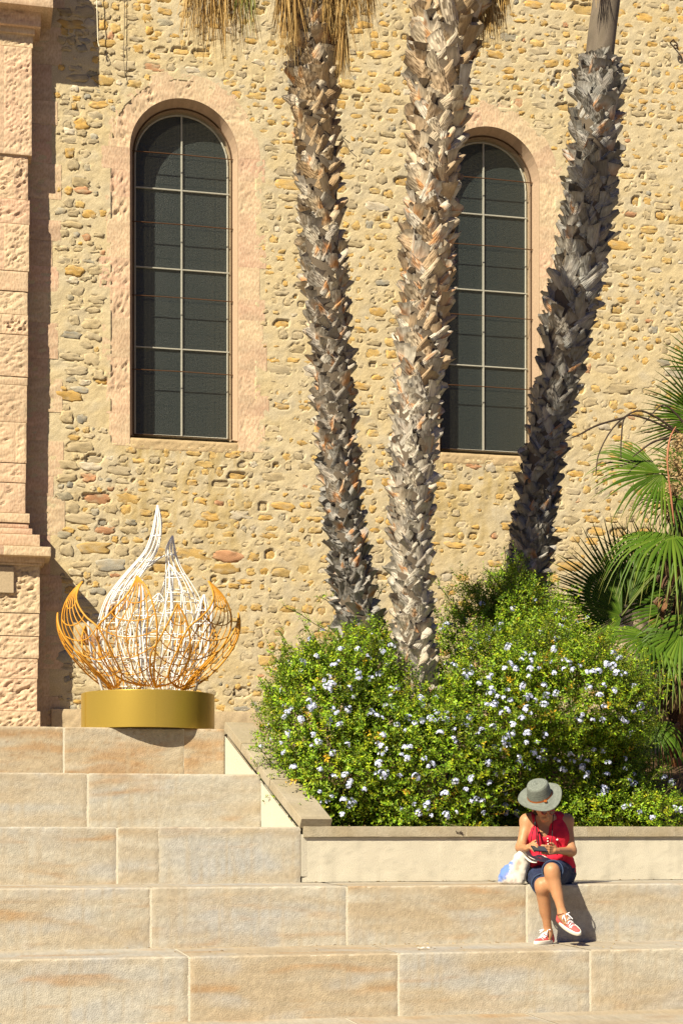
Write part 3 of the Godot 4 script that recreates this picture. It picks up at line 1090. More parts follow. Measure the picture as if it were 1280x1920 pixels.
# ---------------------------------------------------------------- palms
# one old leaf base: a stiff, curled strap cut off at its tip (x across, y up the trunk, z outwards)
func boot_mesh(seed_: int, wide: float, long: float, cols: Array) -> MB:
	var g := RandomNumberGenerator.new()
	g.seed = seed_
	var b := MB.new()
	var nu := 6
	var nv := 6
	var cut := g.randf_range(-0.35, 0.35)
	var flare := g.randf_range(0.03, 0.08)
	var curl := g.randf_range(0.03, 0.08)
	var skew := g.randf_range(-0.25, 0.25)
	var body: Color = cols[g.randi() % cols.size()]
	var heart := Color(0.60, 0.25, 0.05)
	var show_heart := g.randf()
	var sd := g.randf() * 50
	for side in 2:
		for j in nv + 1:
			for i in nu + 1:
				var u := float(i) / nu * 2.0 - 1.0
				var s := float(j) / nv
				var l := long * (1.0 + cut * u * 0.5 + 0.20 * n3(u * 4, sd))
				var w := wide * 0.5 * (1.0 - 0.30 * pow(s, 1.3))
				var q := Vector3(u * w + skew * s * wide * 0.5, l * s, 0.012 + flare * pow(s, 1.5) - curl * u * u * (1.0 + s))
				q.z += 0.010 * n3(u * 2.5, s * 3, sd)
				var th := 0.012 * (1.0 - absf(u) * 0.6) * (1.0 - 0.5 * s)
				if side == 1:
					q.z -= th
				var c := body
				var warm := clampf(1.3 - absf(s - 0.55) * 3.2 - absf(u) * 0.9 + 1.5 * n3(u * 2, s * 2, sd + 7), 0, 1) * ((1.0 if show_heart < 0.36 else 0.12) if body.r > 0.42 else 0.06)
				c = c.lerp(heart, warm * 0.8)
				c = c.lerp(Color(0.22, 0.19, 0.16), clampf((s - 0.86) * 4.0, 0, 0.6))
				c = tone(c, 1.0 + 0.28 * n3(u * 8, s * 1.5, sd + 20.0))
				b.p(q, c, Vector2(u * 0.5 + 0.5, s * 0.5 + sd))
	var m := (nu + 1) * (nv + 1)
	b.net(0, nu, nv)
	for j in nv:
		for i in nu:
			var a := m + j * (nu + 1) + i
			b.quad(a, a + 1, a + nu + 2, a + nu + 1)
	for j in nv:
		for e in [0, nu]:
			var a: int = j * (nu + 1) + e
			if e == 0:
				b.quad(a, a + m, a + m + nu + 1, a + nu + 1)
			else:
				b.quad(a, a + nu + 1, a + m + nu + 1, a + m)
	for i in nu:
		var a := nv * (nu + 1) + i
		b.quad(a, a + m, a + m + 1, a + 1)
	return b


func trunk_line(pts: Array, z: float) -> Array:
	# [centre, radius] along the trunk from the photograph's columns, rows and half widths
	var out := []
	for q in pts:
		out.append([spot(q[0], q[1], z), q[2] / scale_at(q[0], z)])
	return out


func palm(label: String, pts: Array, z: float, seed_: int, sets: Array, smooth_above: float, boot: Vector2) -> Node3D:
	var line := trunk_line(pts, z)
	var foot: Vector3 = line[0][0]
	var t := thing("palm_tree", foot, label, "palm tree", "tall palms rising from the shrub")
	var ctr := []
	var rad := []
	for q in line:
		ctr.append(q[0])
		rad.append(q[1] * 0.66)
	var cc := curve(ctr, 60)
	var rr := []
	for k in 61:
		var s := k / 60.0 * (rad.size() - 1)
		var i := mini(int(s), rad.size() - 2)
		rr.append(lerpf(rad[i], rad[i + 1], s - i))
	var core := MB.new()
	core.tube(cc, rr, 20, Color(0.15, 0.125, 0.095))
	for k in core.v.size():
		var q := core.v[k]
		if q.y > smooth_above:
			core.c[k] = tone(Color(0.20, 0.17, 0.14), 1.0 + 0.5 * n3(q.x * 3, q.y * 16, q.z * 3) + 0.4 * n3(q.x * 25, q.y * 4, q.z * 25))
	part("trunk", core.mesh(M.bark), t)
	R.seed = seed_
	var variants := []
	for s in sets:
		var row := []
		for k in 12:
			row.append(boot_mesh(seed_ * 50 + variants.size() * 20 + k, 1.0, 1.55, s))
		variants.append(row)
	var meshes := []
	for row in variants:
		var ms := []
		for b in row:
			ms.append(b.mesh(M.boot, false))
		meshes.append(ms)
	# leaf bases in spirals up the trunk
	var spots := []
	var dist := 0.0
	var phase := 0.0
	var length := 0.0
	for k in 60:
		length += (cc[k + 1] - cc[k]).length()
	var n_step := 0
	while dist < length - 0.05:
		var s := dist / length * 60.0
		var i := mini(int(s), 59)
		var c: Vector3 = cc[i].lerp(cc[i + 1], s - i)
		if c.y > smooth_above:
			break
		var up: Vector3 = (cc[i + 1] - cc[i]).normalized()
		var r: float = lerpf(rr[i], rr[i + 1], s - i)
		var sx := up.cross(Vector3(0, 0, 1)).normalized() * -1.0
		var sz := sx.cross(up).normalized()
		var size := r / 0.15
		for m in 8:
			var a := phase + TAU * m / 8.0 + R.randf_range(-0.18, 0.18)
			var o := sx * sin(a) + sz * cos(a)
			var side := up.cross(o).normalized()
			var tilt := deg_to_rad(R.randf_range(30, 52)) * (1.0 if (m + n_step) % 2 == 0 else -1.0)
			var b := Basis(side, up, o).rotated(o, tilt)
			b = b.rotated(side, R.randf_range(-0.22, 0.10))
			var w := boot.x * size * R.randf_range(0.8, 1.2)
			var l := boot.y * size * R.randf_range(0.75, 1.25)
			b = Basis(b.x * w, b.y * l / 1.55, b.z * R.randf_range(0.6, 1.2) * size)
			var pos := c + up * R.randf_range(-0.03, 0.03) + o * r * 0.97
			var face := o.dot((EYE - c).normalized())
			spots.append({"x": Transform3D(b, pos), "face": face if c.y > 2.2 else -1.0, "h": clampf((c.y - foot.y) / 7.6, 0, 0.999), "v": R.randi() % 12})
		dist += 0.075 * size * (0.9 + 0.2 * R.randf())
		phase += 0.41
		n_step += 1
	spots.sort_custom(func(a, b): return a.face > b.face)
	var rest := MB.new()
	for k in spots.size():
		var q: Dictionary = spots[k]
		var si := clampi(int(q.h * sets.size() + R.randf_range(-0.3, 0.3)), 0, sets.size() - 1)
		if k < 290:
			put("leaf_base", meshes[si][q.v], t, Transform3D(q.x.basis, q.x.origin - t.position))
		else:
			rest.add(variants[si][q.v], q.x)
	tag(part("leaf_bases", rest.mesh(M.boot), t), "", "", "", "stuff")
	return t


# a fan leaf: folded blades spreading from the hub, tips free and hanging
func fan(hub: Vector3, dir: Vector3, face: Vector3, radius: float, spread: float, n: int, droop: float, g: RandomNumberGenerator, cols: Array, split := 0.5) -> MB:
	var b := MB.new()
	var yv := dir.normalized()
	var xv := yv.cross(face).normalized()
	var zv := xv.cross(yv).normalized()
	var ns := 7
	for k in n:
		var f := (k / float(n - 1) - 0.5)
		var a := f * spread
		var d := xv * sin(a) + yv * cos(a)
		var l := radius * (0.72 + 0.28 * cos(a * 0.55)) * g.randf_range(0.88, 1.06)
		var half := tan(spread / n * 0.5) * 0.95
		var tip := droop * g.randf_range(0.6, 1.5)
		var side := (xv * cos(a) - yv * sin(a))
		var sag := g.randf_range(-0.06, 0.06)
		var c: Color = cols[g.randi() % cols.size()]
		c = tone(c, g.randf_range(0.8, 1.2))
		var first := b.v.size()
		for j in ns + 1:
			var s := 0.04 + 0.96 * j / ns
			var w := half * l * minf(s, split) * (1.0 if s < split else pow(maxf(0.0, (1.0 - s) / (1.0 - split)), 0.8))
			w = maxf(w, 0.0012)
			var free := maxf(0.0, s - split)
			var q := hub + d * l * (s - 0.35 * tip * free * free) + zv * (0.10 * l * s * (1.0 - s)) + Vector3.DOWN * l * tip * (0.18 * s * s + 1.9 * free * free)
			q += side * sag * free * free * l * 3.0
			var fold := 0.55 * w
			var cc := c.lerp(Color(0.30, 0.24, 0.07), clampf((s - 0.9) * 5.0, 0, 0.8))
			b.p(q - side * w - zv * fold, cc)
			b.p(q + zv * fold * 0.4, cc)
			b.p(q + side * w - zv * fold, cc)
		for j in ns:
			var at := first + j * 3
			b.quad(at, at + 3, at + 4, at + 1)
			b.quad(at + 1, at + 4, at + 5, at + 2)
	return b


func petiole(b: MB, from: Vector3, hub: Vector3, r: float, col: Color) -> void:
	var mid := (from + hub) * 0.5 + Vector3.UP * from.distance_to(hub) * 0.12
	b.tube(curve([from, mid, hub], 10), [r * 1.5, r * 1.4, r * 1.3, r * 1.2, r * 1.1, r, r, r * 0.95, r * 0.9, r * 0.85, r * 0.8], 5, col)


# a crown above the frame, with its hanging skirt of dead leaves
func crown(t: Node3D, top: Vector3, seed_: int, n: int, size: float, low := -0.35) -> void:
	var g := RandomNumberGenerator.new()
	g.seed = seed_
	var green := [Color(0.06, 0.11, 0.02), Color(0.08, 0.13, 0.025)]
	for k in n:
		var az := TAU * k * 0.381966 + g.randf() * 0.3
		var el := lerpf(1.2, low, float(k) / n)
		var d := Vector3(cos(az) * cos(el), sin(el), sin(az) * cos(el))
		var hub := top + d * size * g.randf_range(0.55, 0.8)
		var face := d.cross(Vector3(-sin(az), 0, cos(az)))
		if face.y < 0:
			face = -face
		var b := fan(hub, (d + Vector3.DOWN * 0.15).normalized(), face, size * 0.62, 3.6, 20, 0.5, g, green)
		petiole(b, top + Vector3.DOWN * 0.1, hub, 0.012, Color(0.12, 0.14, 0.03))
		part("frond", b.mesh(M.frond), t)


# dry blades hanging straight down from a hub
func thatch(hub: Vector3, wide: float, long: float, n: int, g: RandomNumberGenerator, cols: Array) -> MB:
	var b := MB.new()
	for k in n:
		var a := g.randf() * TAU
		var rr := sqrt(g.randf()) * wide
		var off := Vector3(cos(a) * rr, 0, sin(a) * rr * 0.6)
		var l := long * g.randf_range(0.7, 1.0) * (1.0 - 0.22 * rr / wide)
		var col: Color = cols[g.randi() % cols.size()]
		col = tone(col, g.randf_range(0.65, 1.2))
		var w := g.randf_range(0.003, 0.008)
		var tw := g.randf() * PI
		var side := Vector3(cos(tw), 0, sin(tw))
		var bend := Vector3(g.randf_range(-0.12, 0.12), 0, g.randf_range(-0.08, 0.08))
		var first := b.v.size()
		for j in 7:
			var s := j / 6.0
			var q := hub + off * (0.25 + 0.75 * sqrt(s)) + Vector3.DOWN * l * s + bend * s * s * l
			var ww := w * (1.0 - 0.85 * s * s)
			var fold := Vector3(-side.z, 0, side.x) * ww * 0.6
			b.p(q - side * ww + fold, col)
			b.p(q, col)
			b.p(q + side * ww + fold, col)
		for j in 6:
			var at := first + j * 3
			b.quad(at, at + 3, at + 4, at + 1)
			b.quad(at + 1, at + 4, at + 5, at + 2)
	return b


func build_palms() -> void:
	var grey := [Color(0.31, 0.31, 0.30), Color(0.40, 0.40, 0.385), Color(0.50, 0.495, 0.475), Color(0.23, 0.225, 0.215)]
	var mid := [Color(0.50, 0.47, 0.42), Color(0.58, 0.54, 0.46), Color(0.40, 0.375, 0.34)]
	var tan_ := [Color(0.64, 0.54, 0.39), Color(0.52, 0.40, 0.26), Color(0.68, 0.60, 0.48), Color(0.44, 0.32, 0.19)]
	var pale := [Color(0.63, 0.60, 0.53), Color(0.70, 0.67, 0.59), Color(0.56, 0.51, 0.42), Color(0.46, 0.44, 0.40)]
	var cream := [Color(0.74, 0.69, 0.59), Color(0.62, 0.53, 0.40), Color(0.70, 0.66, 0.58), Color(0.52, 0.40, 0.27)]
	var g := RandomNumberGenerator.new()
	g.seed = 5
	var straw := [Color(0.48, 0.32, 0.12), Color(0.40, 0.25, 0.08), Color(0.55, 0.40, 0.18), Color(0.32, 0.20, 0.07)]
	# left palm
	var z1 := 5.2
	var a := palm("left palm, grey trunk with a dark foot and dry straw leaves hanging at top", [[690, 1430, 52], [680, 1250, 54], [668, 1150, 47], [659, 1080, 42], [648, 1000, 42], [637, 900, 44], [628, 800, 41], [624, 700, 45], [615, 600, 48], [607, 500, 48], [601, 400, 49], [596, 300, 48], [589, 200, 52], [588, 100, 54], [588, 0, 56], [590, -120, 58], [592, -190, 55], [593, -240, 50]], z1, 11, [grey, grey, mid, [mid[1], tan_[0], mid[0]], tan_, tan_], 99.0, Vector2(0.120, 0.175))
	var skirt := [[418, -150, 0.36, 1.46], [378, -110, 0.18, 1.18], [440, -140, 0.20, 1.26], [400, -130, 0.24, 1.30], [655, -130, 0.26, 1.22], [625, -100, 0.16, 1.05], [548, -100, 0.10, 1.25], [532, -100, 0.08, 1.10], [685, -150, 0.14, 1.10], [643, 30, 0.06, 0.70], [590, -150, 0.3, 0.95], [405, -150, 0.28, 1.28], [672, -120, 0.18, 1.08], [640, -110, 0.12, 1.15]]
	for q in skirt:
		part("dead_frond", thatch(spot(q[0], q[1], z1 + (0.25 if q[0] != 590 else 0.35)), q[2], q[3], 75, g, straw).mesh(M.straw), a)
	var gb := thatch(spot(466, -150, z1 + 0.4), 0.13, 1.22, 40, g, [Color(0.10, 0.17, 0.03), Color(0.16, 0.2, 0.04), Color(0.3, 0.26, 0.07)])
	part("green_frond", gb.mesh(M.frond), a)
	crown(a, spot(593, -240, z1), 31, 16, 0.80, 0.25)
	# middle palm, nearest
	var z2 := 5.85
	var b := palm("middle palm, thickest pale trunk with orange leaf bases, nearest the viewer", [[800, 1500, 54], [795, 1380, 52], [784, 1290, 46], [774, 1200, 43], [771, 1100, 44], [770, 1000, 45], [773, 900, 46], [779, 800, 50], [786, 700, 52], [795, 600, 53], [801, 500, 55], [808, 400, 52], [815, 300, 53], [824, 200, 64], [826, 120, 68], [838, 50, 74], [850, -20, 80], [862, -150, 80], [875, -330, 70], [885, -560, 60]], z2, 23, [pale, pale, [pale[0], cream[0], mid[0]], cream, cream, tan_], 99.0, Vector2(0.132, 0.19))
	for q in [[912, -90, 0.16, 1.0], [928, -80, 0.12, 0.85], [895, -100, 0.16, 0.92], [942, -80, 0.08, 0.7], [915, -60, 0.1, 0.9]]:
		part("dead_frond", thatch(spot(q[0], q[1], z2 + 0.05), q[2], q[3], 55, g, straw).mesh(M.straw), b)
	crown(b, spot(885, -560, z2), 41, 24, 1.0)
	# right palm, close to the wall, its top bare
	var z3 := 2.5
	var c := palm("right palm, leaning dark grey trunk whose top is bare, close to the right window", [[955, 1330, 52], [968, 1200, 50], [978, 1130, 48], [990, 1060, 46], [1000, 1000, 43], [1009, 900, 44], [1028, 800, 44], [1050, 700, 46], [1064, 600, 54], [1085, 500, 52], [1102, 400, 53], [1110, 300, 51], [1118, 200, 54], [1120, 150, 44], [1122, 120, 40], [1128, 60, 40], [1136, 0, 39], [1146, -100, 38], [1158, -260, 38], [1176, -520, 38], [1195, -820, 40]], z3, 37, [grey, grey, [grey[1], grey[2], mid[2]], grey], spot(1122, 138, z3).y, Vector2(0.125, 0.185))
	part("dead_frond", thatch(spot(1112, -90, z3 + 0.3), 0.10, 0.72, 30, g, straw).mesh(M.straw), c)
	part("dead_frond", thatch(spot(1190, -120, z3 + 0.2), 0.14, 0.78, 14, g, straw).mesh(M.straw), c)
	crown(c, spot(1195, -820, z3), 51, 22, 0.9)


func build_fan_palm() -> void:
	var z := 4.0
	var base := spot(1262, 1540, z)
	var t := thing("fan_palm", base, "young fan palm with bright green split leaves at the right edge", "palm tree")
	var g := RandomNumberGenerator.new()
	g.seed = 9
	var green := [Color(0.060, 0.115, 0.011), Color(0.050, 0.10, 0.010), Color(0.085, 0.14, 0.015)]
	var lean := [spot(1262, 1560, z), spot(1266, 1450, z), spot(1270, 1300, z), spot(1280, 1100, z), spot(1288, 950, z)]
	var tr := MB.new()
	tr.tube(curve(lean, 24), [0.17], 14, Color(0.09, 0.05, 0.03))
	part("trunk", tr.mesh(M.bark), t)
	var brown := [Color(0.20, 0.10, 0.05), Color(0.30, 0.13, 0.06), Color(0.14, 0.08, 0.05), Color(0.36, 0.25, 0.14)]
	var vs := []
	for k in 8:
		vs.append(boot_mesh(900 + k, 0.16, 0.24, brown).mesh(M.boot))
	var c2 := curve(lean, 24)
	for k in 96:
		var s := k / 96.0 * 20.0
		var i := int(s)
		var c: Vector3 = c2[i].lerp(c2[i + 1], s - i)
		var a := k * 2.39996
		var o := Vector3(sin(a), 0, cos(a))
		var side := Vector3.UP.cross(o)
		var x := Basis(side, Vector3.UP, o).rotated(o, g.randf_range(-0.7, 0.7)).rotated(side, 0.15)
		put("leaf_base", vs[k % 8], t, Transform3D(x, c + o * 0.16 - t.position))
	# hub column, row, z; tip column, row, z; facing; radius; spread; blades; droop
	var top := spot(1285, 1000, z)
	var rows := [
		[1250, 1120, 3.2, 1170, 1000, 3.0, Vector3(0.3, 0.2, 1), 0.95, 3.0, 34, 0.05, 1],
		[1280, 1140, 3.7, 1180, 1120, 3.6, Vector3(0.0, 0.4, 1), 0.8, 3.2, 34, 0.25, 1],
		[1300, 950, 4.4, 1190, 930, 4.5, Vector3(0.0, 0.8, 0.5), 0.75, 2.6, 30, 0.6, 1],
		[1300, 900, 3.9, 1220, 840, 3.9, Vector3(0.2, 0.5, 1), 0.7, 2.6, 30, 0.4, 1],
		[1260, 1220, 4.5, 1190, 1280, 4.8, Vector3(0.0, 0.8, 0.6), 0.6, 2.8, 28, 0.8, 1],
		[1335, 700, 4.2, 1255, 600, 4.3, Vector3(-0.3, 0.3, 1), 0.66, 1.5, 18, 0.05, 1],
		[1320, 785, 4.3, 1180, 712, 4.5, Vector3(-0.1, -0.4, 1), 0.80, 1.9, 30, 0.05, 0], [1335, 800, 4.4, 1205, 760, 4.5, Vector3(0, 0.5, 1), 0.75, 1.5, 22, 0.15, 0],
		[1345, 830, 4.6, 1250, 760, 4.9, Vector3(0, 0.3, 1), 0.60, 1.9, 16, 0.35, 0],
		[1240, 888, 4.5, 1075, 890, 4.7, Vector3(0.0, 0.6, 0.7), 0.90, 2.9, 38, 0.35, 1],
		[1175, 1135, 3.7, 1075, 1005, 3.6, Vector3(0.1, 0.1, 1), 0.98, 3.0, 40, 0.02, 1],
		[1245, 1120, 3.5, 1185, 950, 3.4, Vector3(0.2, 0.0, 1), 0.98, 2.6, 38, 0.02, 1],
		[1165, 1155, 3.9, 1030, 1110, 3.9, Vector3(0.0, 0.35, 1), 0.85, 2.8, 36, 0.06, 1],
		[1258, 1003, 4.9, 1130, 1052, 5.2, Vector3(-0.1, 0.9, 0.35), 0.85, 2.9, 32, 0.80, 0],
		[1310, 1010, 5.0, 1330, 1100, 5.4, Vector3(0.1, 0.8, 0.5), 0.7, 2.8, 22, 0.80, 0],
		[1222, 1195, 4.9, 1110, 1200, 5.1, Vector3(0.0, 0.9, 0.5), 0.70, 2.9, 30, 0.70, 0],
		[1275, 1190, 5.1, 1262, 1290, 5.5, Vector3(0.0, 0.8, 0.6), 0.62, 3.4, 28, 0.75, 0],
		[1322, 1160, 5.0, 1300, 1290, 5.3, Vector3(0.1, 0.7, 0.6), 0.72, 2.8, 22, 0.70, 0],
		[1222, 1356, 4.8, 1250, 1450, 5.1, Vector3(0.0, 0.9, 0.5), 0.46, 3.4, 24, 1.0, 1],
		[1220, 1290, 4.4, 1200, 1370, 4.6, Vector3(-0.3, 0.6, 1), 0.4, 1.0, 8, 0.6, 1],
		[1290, 1100, 3.2, 1400, 960, 3.0, Vector3(-0.2, 0.2, 1), 1.0, 2.4, 22, 0.1, 1],
		[1300, 1080, 3.9, 1420, 1060, 4.2, Vector3(-0.2, 0.7, 1), 0.9, 3.0, 22, 0.5, 0],
	]
	for q in rows:
		var hub := spot(q[0], q[1], q[2])
		var tip := spot(q[3], q[4], q[5])
		var b := fan(hub, tip - hub, q[6], q[7], q[8], q[9], q[10], g, green)
		petiole(b, top + Vector3(0, -0.25 if q[1] > 1050 else 0.05, 0), hub, 0.013, Color(0.10, 0.13, 0.03))
		part("frond", b.mesh(M.frond), t)
	# dark arching flower stalks and straw coloured seed heads
	var dark := Color(0.05, 0.035, 0.025)
	for q in [[[1272, 812], [1225, 780], [1190, 771], [1150, 800], [1122, 850], [1116, 890]], [[1262, 808], [1210, 785], [1172, 781], [1164, 820], [1163, 860]], [[1170, 783], [1120, 797], [1085, 815], [1068, 822]], [[1255, 821], [1225, 828], [1200, 845], [1185, 857]], [[1285, 800], [1265, 775], [1240, 760], [1205, 795]]]:
		var pts := []
		for p in q:
			pts.append(spot(p[0], p[1], 4.7))
		var b := MB.new()
		b.tube(curve(pts, 18), [0.011, 0.011, 0.011, 0.011, 0.010, 0.010, 0.010, 0.010, 0.009, 0.009, 0.009, 0.008, 0.008, 0.007, 0.007, 0.006, 0.005, 0.005, 0.004], 6, dark)
		part("flower_stalk", b.mesh(M.plain), t)
	var red := MB.new()
	red.tube(curve([spot(1266, 800, 4.8), spot(1255, 822, 4.85), spot(1250, 860, 4.9), spot(1253, 900, 4.9), spot(1258, 940, 4.9), spot(1263, 985, 4.9)], 12), [0.005, 0.007, 0.009, 0.011, 0.012, 0.010, 0.008, 0.008, 0.010, 0.011, 0.010, 0.007, 0.004], 6, Color(0.33, 0.14, 0.075))
	part("flower_sheath", red.mesh(M.plain), t)
	for q in [[1268, 868, 0.15], [1262, 920, 0.12], [1272, 830, 0.10], [1256, 962, 0.10], [1278, 890, 0.14], [1248, 945, 0.07]]:
		var b := MB.new()
		var c := spot(q[0], q[1], 4.75)
		for k in 150:
			var d: Vector3 = Vector3(g.randfn(), g.randfn(), g.randfn()).normalized() * q[2] * pow(g.randf(), 0.6)
			var s := g.randf_range(0.004, 0.008)
			var col := tone(Color(0.46, 0.33, 0.17), g.randf_range(0.6, 1.2))
			b.box(c + d - Vector3.ONE * s, c + d + Vector3.ONE * s, col)
			if k % 4 == 0:
				b.tube([c, c + d], [0.0018], 3, Color(0.3, 0.2, 0.1), false)
		part("seed_head", b.mesh(M.straw), t)


# ---------------------------------------------------------------- flowering shrub
func build_shrub() -> void:
	var t := thing("flowering_shrub", spot(860, 1540, 5.8), "big sprawling shrub with small yellow green leaves and pale blue flower heads", "shrub")
	# column, row, z, half width, half height, half depth
	var blobs := []
	for q in [[605, 1385, 5.9, 0.42, 0.62, 0.5], [630, 1310, 5.9, 0.46, 0.46, 0.45], [630, 1460, 6.12, 0.36, 0.42, 0.36], [690, 1440, 6.05, 0.62, 0.55, 0.45], [790, 1465, 6.15, 0.62, 0.58, 0.42], [720, 1360, 5.8, 0.55, 0.42, 0.5], [935, 1330, 5.9, 0.52, 0.62, 0.55], [905, 1230, 4.8, 0.42, 0.62, 0.5], [985, 1230, 4.9, 0.50, 0.58, 0.5], [1060, 1305, 5.8, 0.62, 0.52, 0.66], [1125, 1330, 5.6, 0.38, 0.36, 0.55], [930, 1465, 5.55, 0.60, 0.44, 0.42], [1070, 1460, 5.55, 0.62, 0.50, 0.42], [1145, 1490, 5.4, 0.36, 0.32, 0.36], [1100, 1525, 5.85, 0.6, 0.12, 0.3], [1150, 1420, 5.2, 0.25, 0.3, 0.3], [1240, 1535, 6.1, 0.35, 0.14, 0.25], [960, 1130, 4.2, 0.22, 0.32, 0.25], [690, 1250, 5.6, 0.30, 0.30, 0.3], [560, 1330, 5.6, 0.22, 0.42, 0.3], [850, 1420, 6.0, 0.4, 0.46, 0.42]]:
		blobs.append([spot(q[0], q[1], q[2]), Vector3(q[3], q[4], q[5])])
	var g := RandomNumberGenerator.new()
	g.seed = 64
	# sprigs: a thin stem with a dozen small leaves
	var leaf_cols := [Color(0.15, 0.27, 0.013), Color(0.22, 0.35, 0.015), Color(0.09, 0.19, 0.012), Color(0.30, 0.38, 0.022)]
	var kinds := []
	for k in 3:
		var b := MB.new()
		var tip := Vector3(g.randf_range(-0.03, 0.03), 0.15, g.randf_range(-0.03, 0.03))
		b.tube([Vector3.ZERO, tip * 0.5 + Vector3(0.006, 0, 0), tip], [0.0022, 0.0016, 0.001], 3, Color(0.10, 0.12, 0.03), false)
		for m in 13:
			var s := 0.12 + 0.88 * m / 12.0
			var a := m * 2.4 + g.randf() * 0.6
			var o := Vector3(cos(a), g.randf_range(0.2, 0.9), sin(a)).normalized()
			var l := g.randf_range(0.016, 0.046) * (1.15 - 0.4 * s)
			var w := l * 0.24
			var side := o.cross(Vector3.UP + Vector3(g.randf() - 0.5, 0, g.randf() - 0.5)).normalized()
			var nn := side.cross(o).normalized()
			var at := tip * s
			var col: Color = leaf_cols[g.randi() % 4]
			col = tone(col, g.randf_range(0.75, 1.25))
			var i := b.p(at, col)
			b.p(at + o * l * 0.5 - side * w + nn * w * 0.35, col)
			b.p(at + o * l, col)
			b.p(at + o * l * 0.5 + side * w + nn * w * 0.35, col)
			b.p(at + o * l * 0.55, col)
			b.tri(i, i + 1, i + 4)
			b.tri(i + 1, i + 2, i + 4)
			b.tri(i, i + 4, i + 3)
			b.tri(i + 4, i + 2, i + 3)
		kinds.append(b.mesh(M.leaf))
	var xs := [[], [], []]
	var cs := [[], [], []]
	var place := func(p: Vector3, d: Vector3, s: float, c: Color) -> void:
		var yv := d.normalized()
		var xv := yv.cross(Vector3(g.randf() - 0.5, g.randf() - 0.5, g.randf() - 0.5)).normalized()
		var k := g.randi() % 3
		xs[k].append(Transform3D(Basis(xv * s, yv * s, xv.cross(yv) * s), p))
		cs[k].append(c)
	for bi in blobs.size():
		var c: Vector3 = blobs[bi][0]
		var r: Vector3 = blobs[bi][1]
		var area := 4.0 * PI * pow((pow(r.x * r.y, 1.6) + pow(r.x * r.z, 1.6) + pow(r.y * r.z, 1.6)) / 3.0, 1.0 / 1.6)
		for k in int(area * 900.0):
			var d := Vector3(g.randfn(), g.randfn(), g.randfn()).normalized()
			if d.z < -0.45:
				continue
			var lump := 1.0 + 0.65 * n3(d.x * 2.2 + bi * 5.0, d.y * 2.2, d.z * 2.2)
			var depth := g.randf()
			depth = 1.0 - 0.45 * depth * depth + (0.16 * g.randf() if g.randf() < 0.12 else 0.0)
			var p := c + d * r * lump * depth
			if p.y < 1.68:
				continue
			# clumps and gaps
			if n3(p.x * 5.5, p.y * 5.5, p.z * 5.5) < -0.13 and g.randf() < 0.85:
				continue
			var deep := false
			for bj in blobs.size():
				if bj != bi:
					var e: Vector3 = (p - blobs[bj][0]) / blobs[bj][1]
					if e.length() < 0.62:
						deep = true
						break
			if deep:
				continue
			var out := (d / r).normalized()
			var tint := 1.0 + 0.6 * n3(p.x * 2.5, p.y * 2.5, p.z * 2.5)
			var col := Color(tint, tint * 1.0, tint)
			var dry := g.randf()
			if dry < 0.022:
				col = Color(2.2, 0.95, 1.0)
			elif dry < 0.2:
				col = Color(1.4 * tint, 1.1 * tint, 0.8 * tint)
			place.call(p, out * 0.7 + Vector3.UP * 0.45 + Vector3(g.randfn(), g.randfn(), g.randfn()) * 0.45, g.randf_range(0.7, 1.25), col)
	# long shoots that stick out of the mass
	var shoots := [[545, 1220, 520, 1180, 5.6], [560, 1215, 505, 1225, 5.6], [590, 1170, 535, 1140, 5.3], [640, 1150, 600, 1120, 5.0], [520, 1300, 492, 1290, 5.7], [500, 1420, 480, 1400, 6.0], [905, 1140, 880, 1095, 4.6], [850, 1140, 822, 1100, 4.7], [950, 1100, 945, 1025, 4.3], [960, 1110, 985, 1050, 4.4], [935, 1100, 905, 1065, 4.4], [1060, 1180, 1085, 1140, 5.0], [1010, 1130, 1030, 1090, 4.7], [1170, 1260, 1200, 1225, 5.3], [1190, 1300, 1215, 1290, 5.4], [700, 1150, 715, 1105, 4.7], [705, 1140, 690, 1110, 4.7], [1130, 1200, 1150, 1165, 5.2], [1090, 1190, 1050, 1150, 5.1], [1210, 1470, 1250, 1440, 6.0], [1200, 1420, 1235, 1420, 5.9], [1240, 1520, 1278, 1500, 6.3], [580, 1540, 568, 1520, 6.5], [840, 1545, 870, 1560, 6.6], [770, 1200, 790, 1240, 5.7], [860, 1270, 850, 1210, 5.2]]
	var stems := MB.new()
	for q in shoots:
		var p0 := spot(q[0], q[1], q[4])
		var p1 := spot(q[2], q[3], q[4] + 0.1)
		var dirn := p1 - p0
		var pts := curve([p0 - dirn * 0.6, p0, p0.lerp(p1, 0.6) + Vector3.UP * 0.02, p1], 12)
		stems.tube(pts, [0.004], 4, Color(0.14, 0.13, 0.05))
		for k in 16:
			var s := g.randf()
			var i := int(s * 11.99)
			place.call(pts[i], dirn.normalized() * 0.6 + Vector3(g.randfn(), g.randfn() + 0.3, g.randfn()) * 0.6, g.randf_range(0.4, 0.8), Color(1.1, 1.1, 1.0))
	for k in 110:
		var bl: Array = blobs[g.randi() % blobs.size()]
		var d := Vector3(g.randfn(), absf(g.randfn()) * 0.8 + 0.2, absf(g.randfn()) * 0.7).normalized()
		var p0: Vector3 = bl[0] + d * bl[1] * 0.95
		if p0.y < 1.95:
			continue
		var dirn := (d + Vector3(g.randfn() * 0.4, 0.5, g.randfn() * 0.4)).normalized() * g.randf_range(0.10, 0.30)
		var pts := curve([p0 - dirn * 0.5, p0, p0 + dirn * 0.6 + Vector3.UP * 0.01, p0 + dirn + Vector3.DOWN * 0.03], 12)
		stems.tube(pts, [0.003], 4, Color(0.15, 0.14, 0.05))
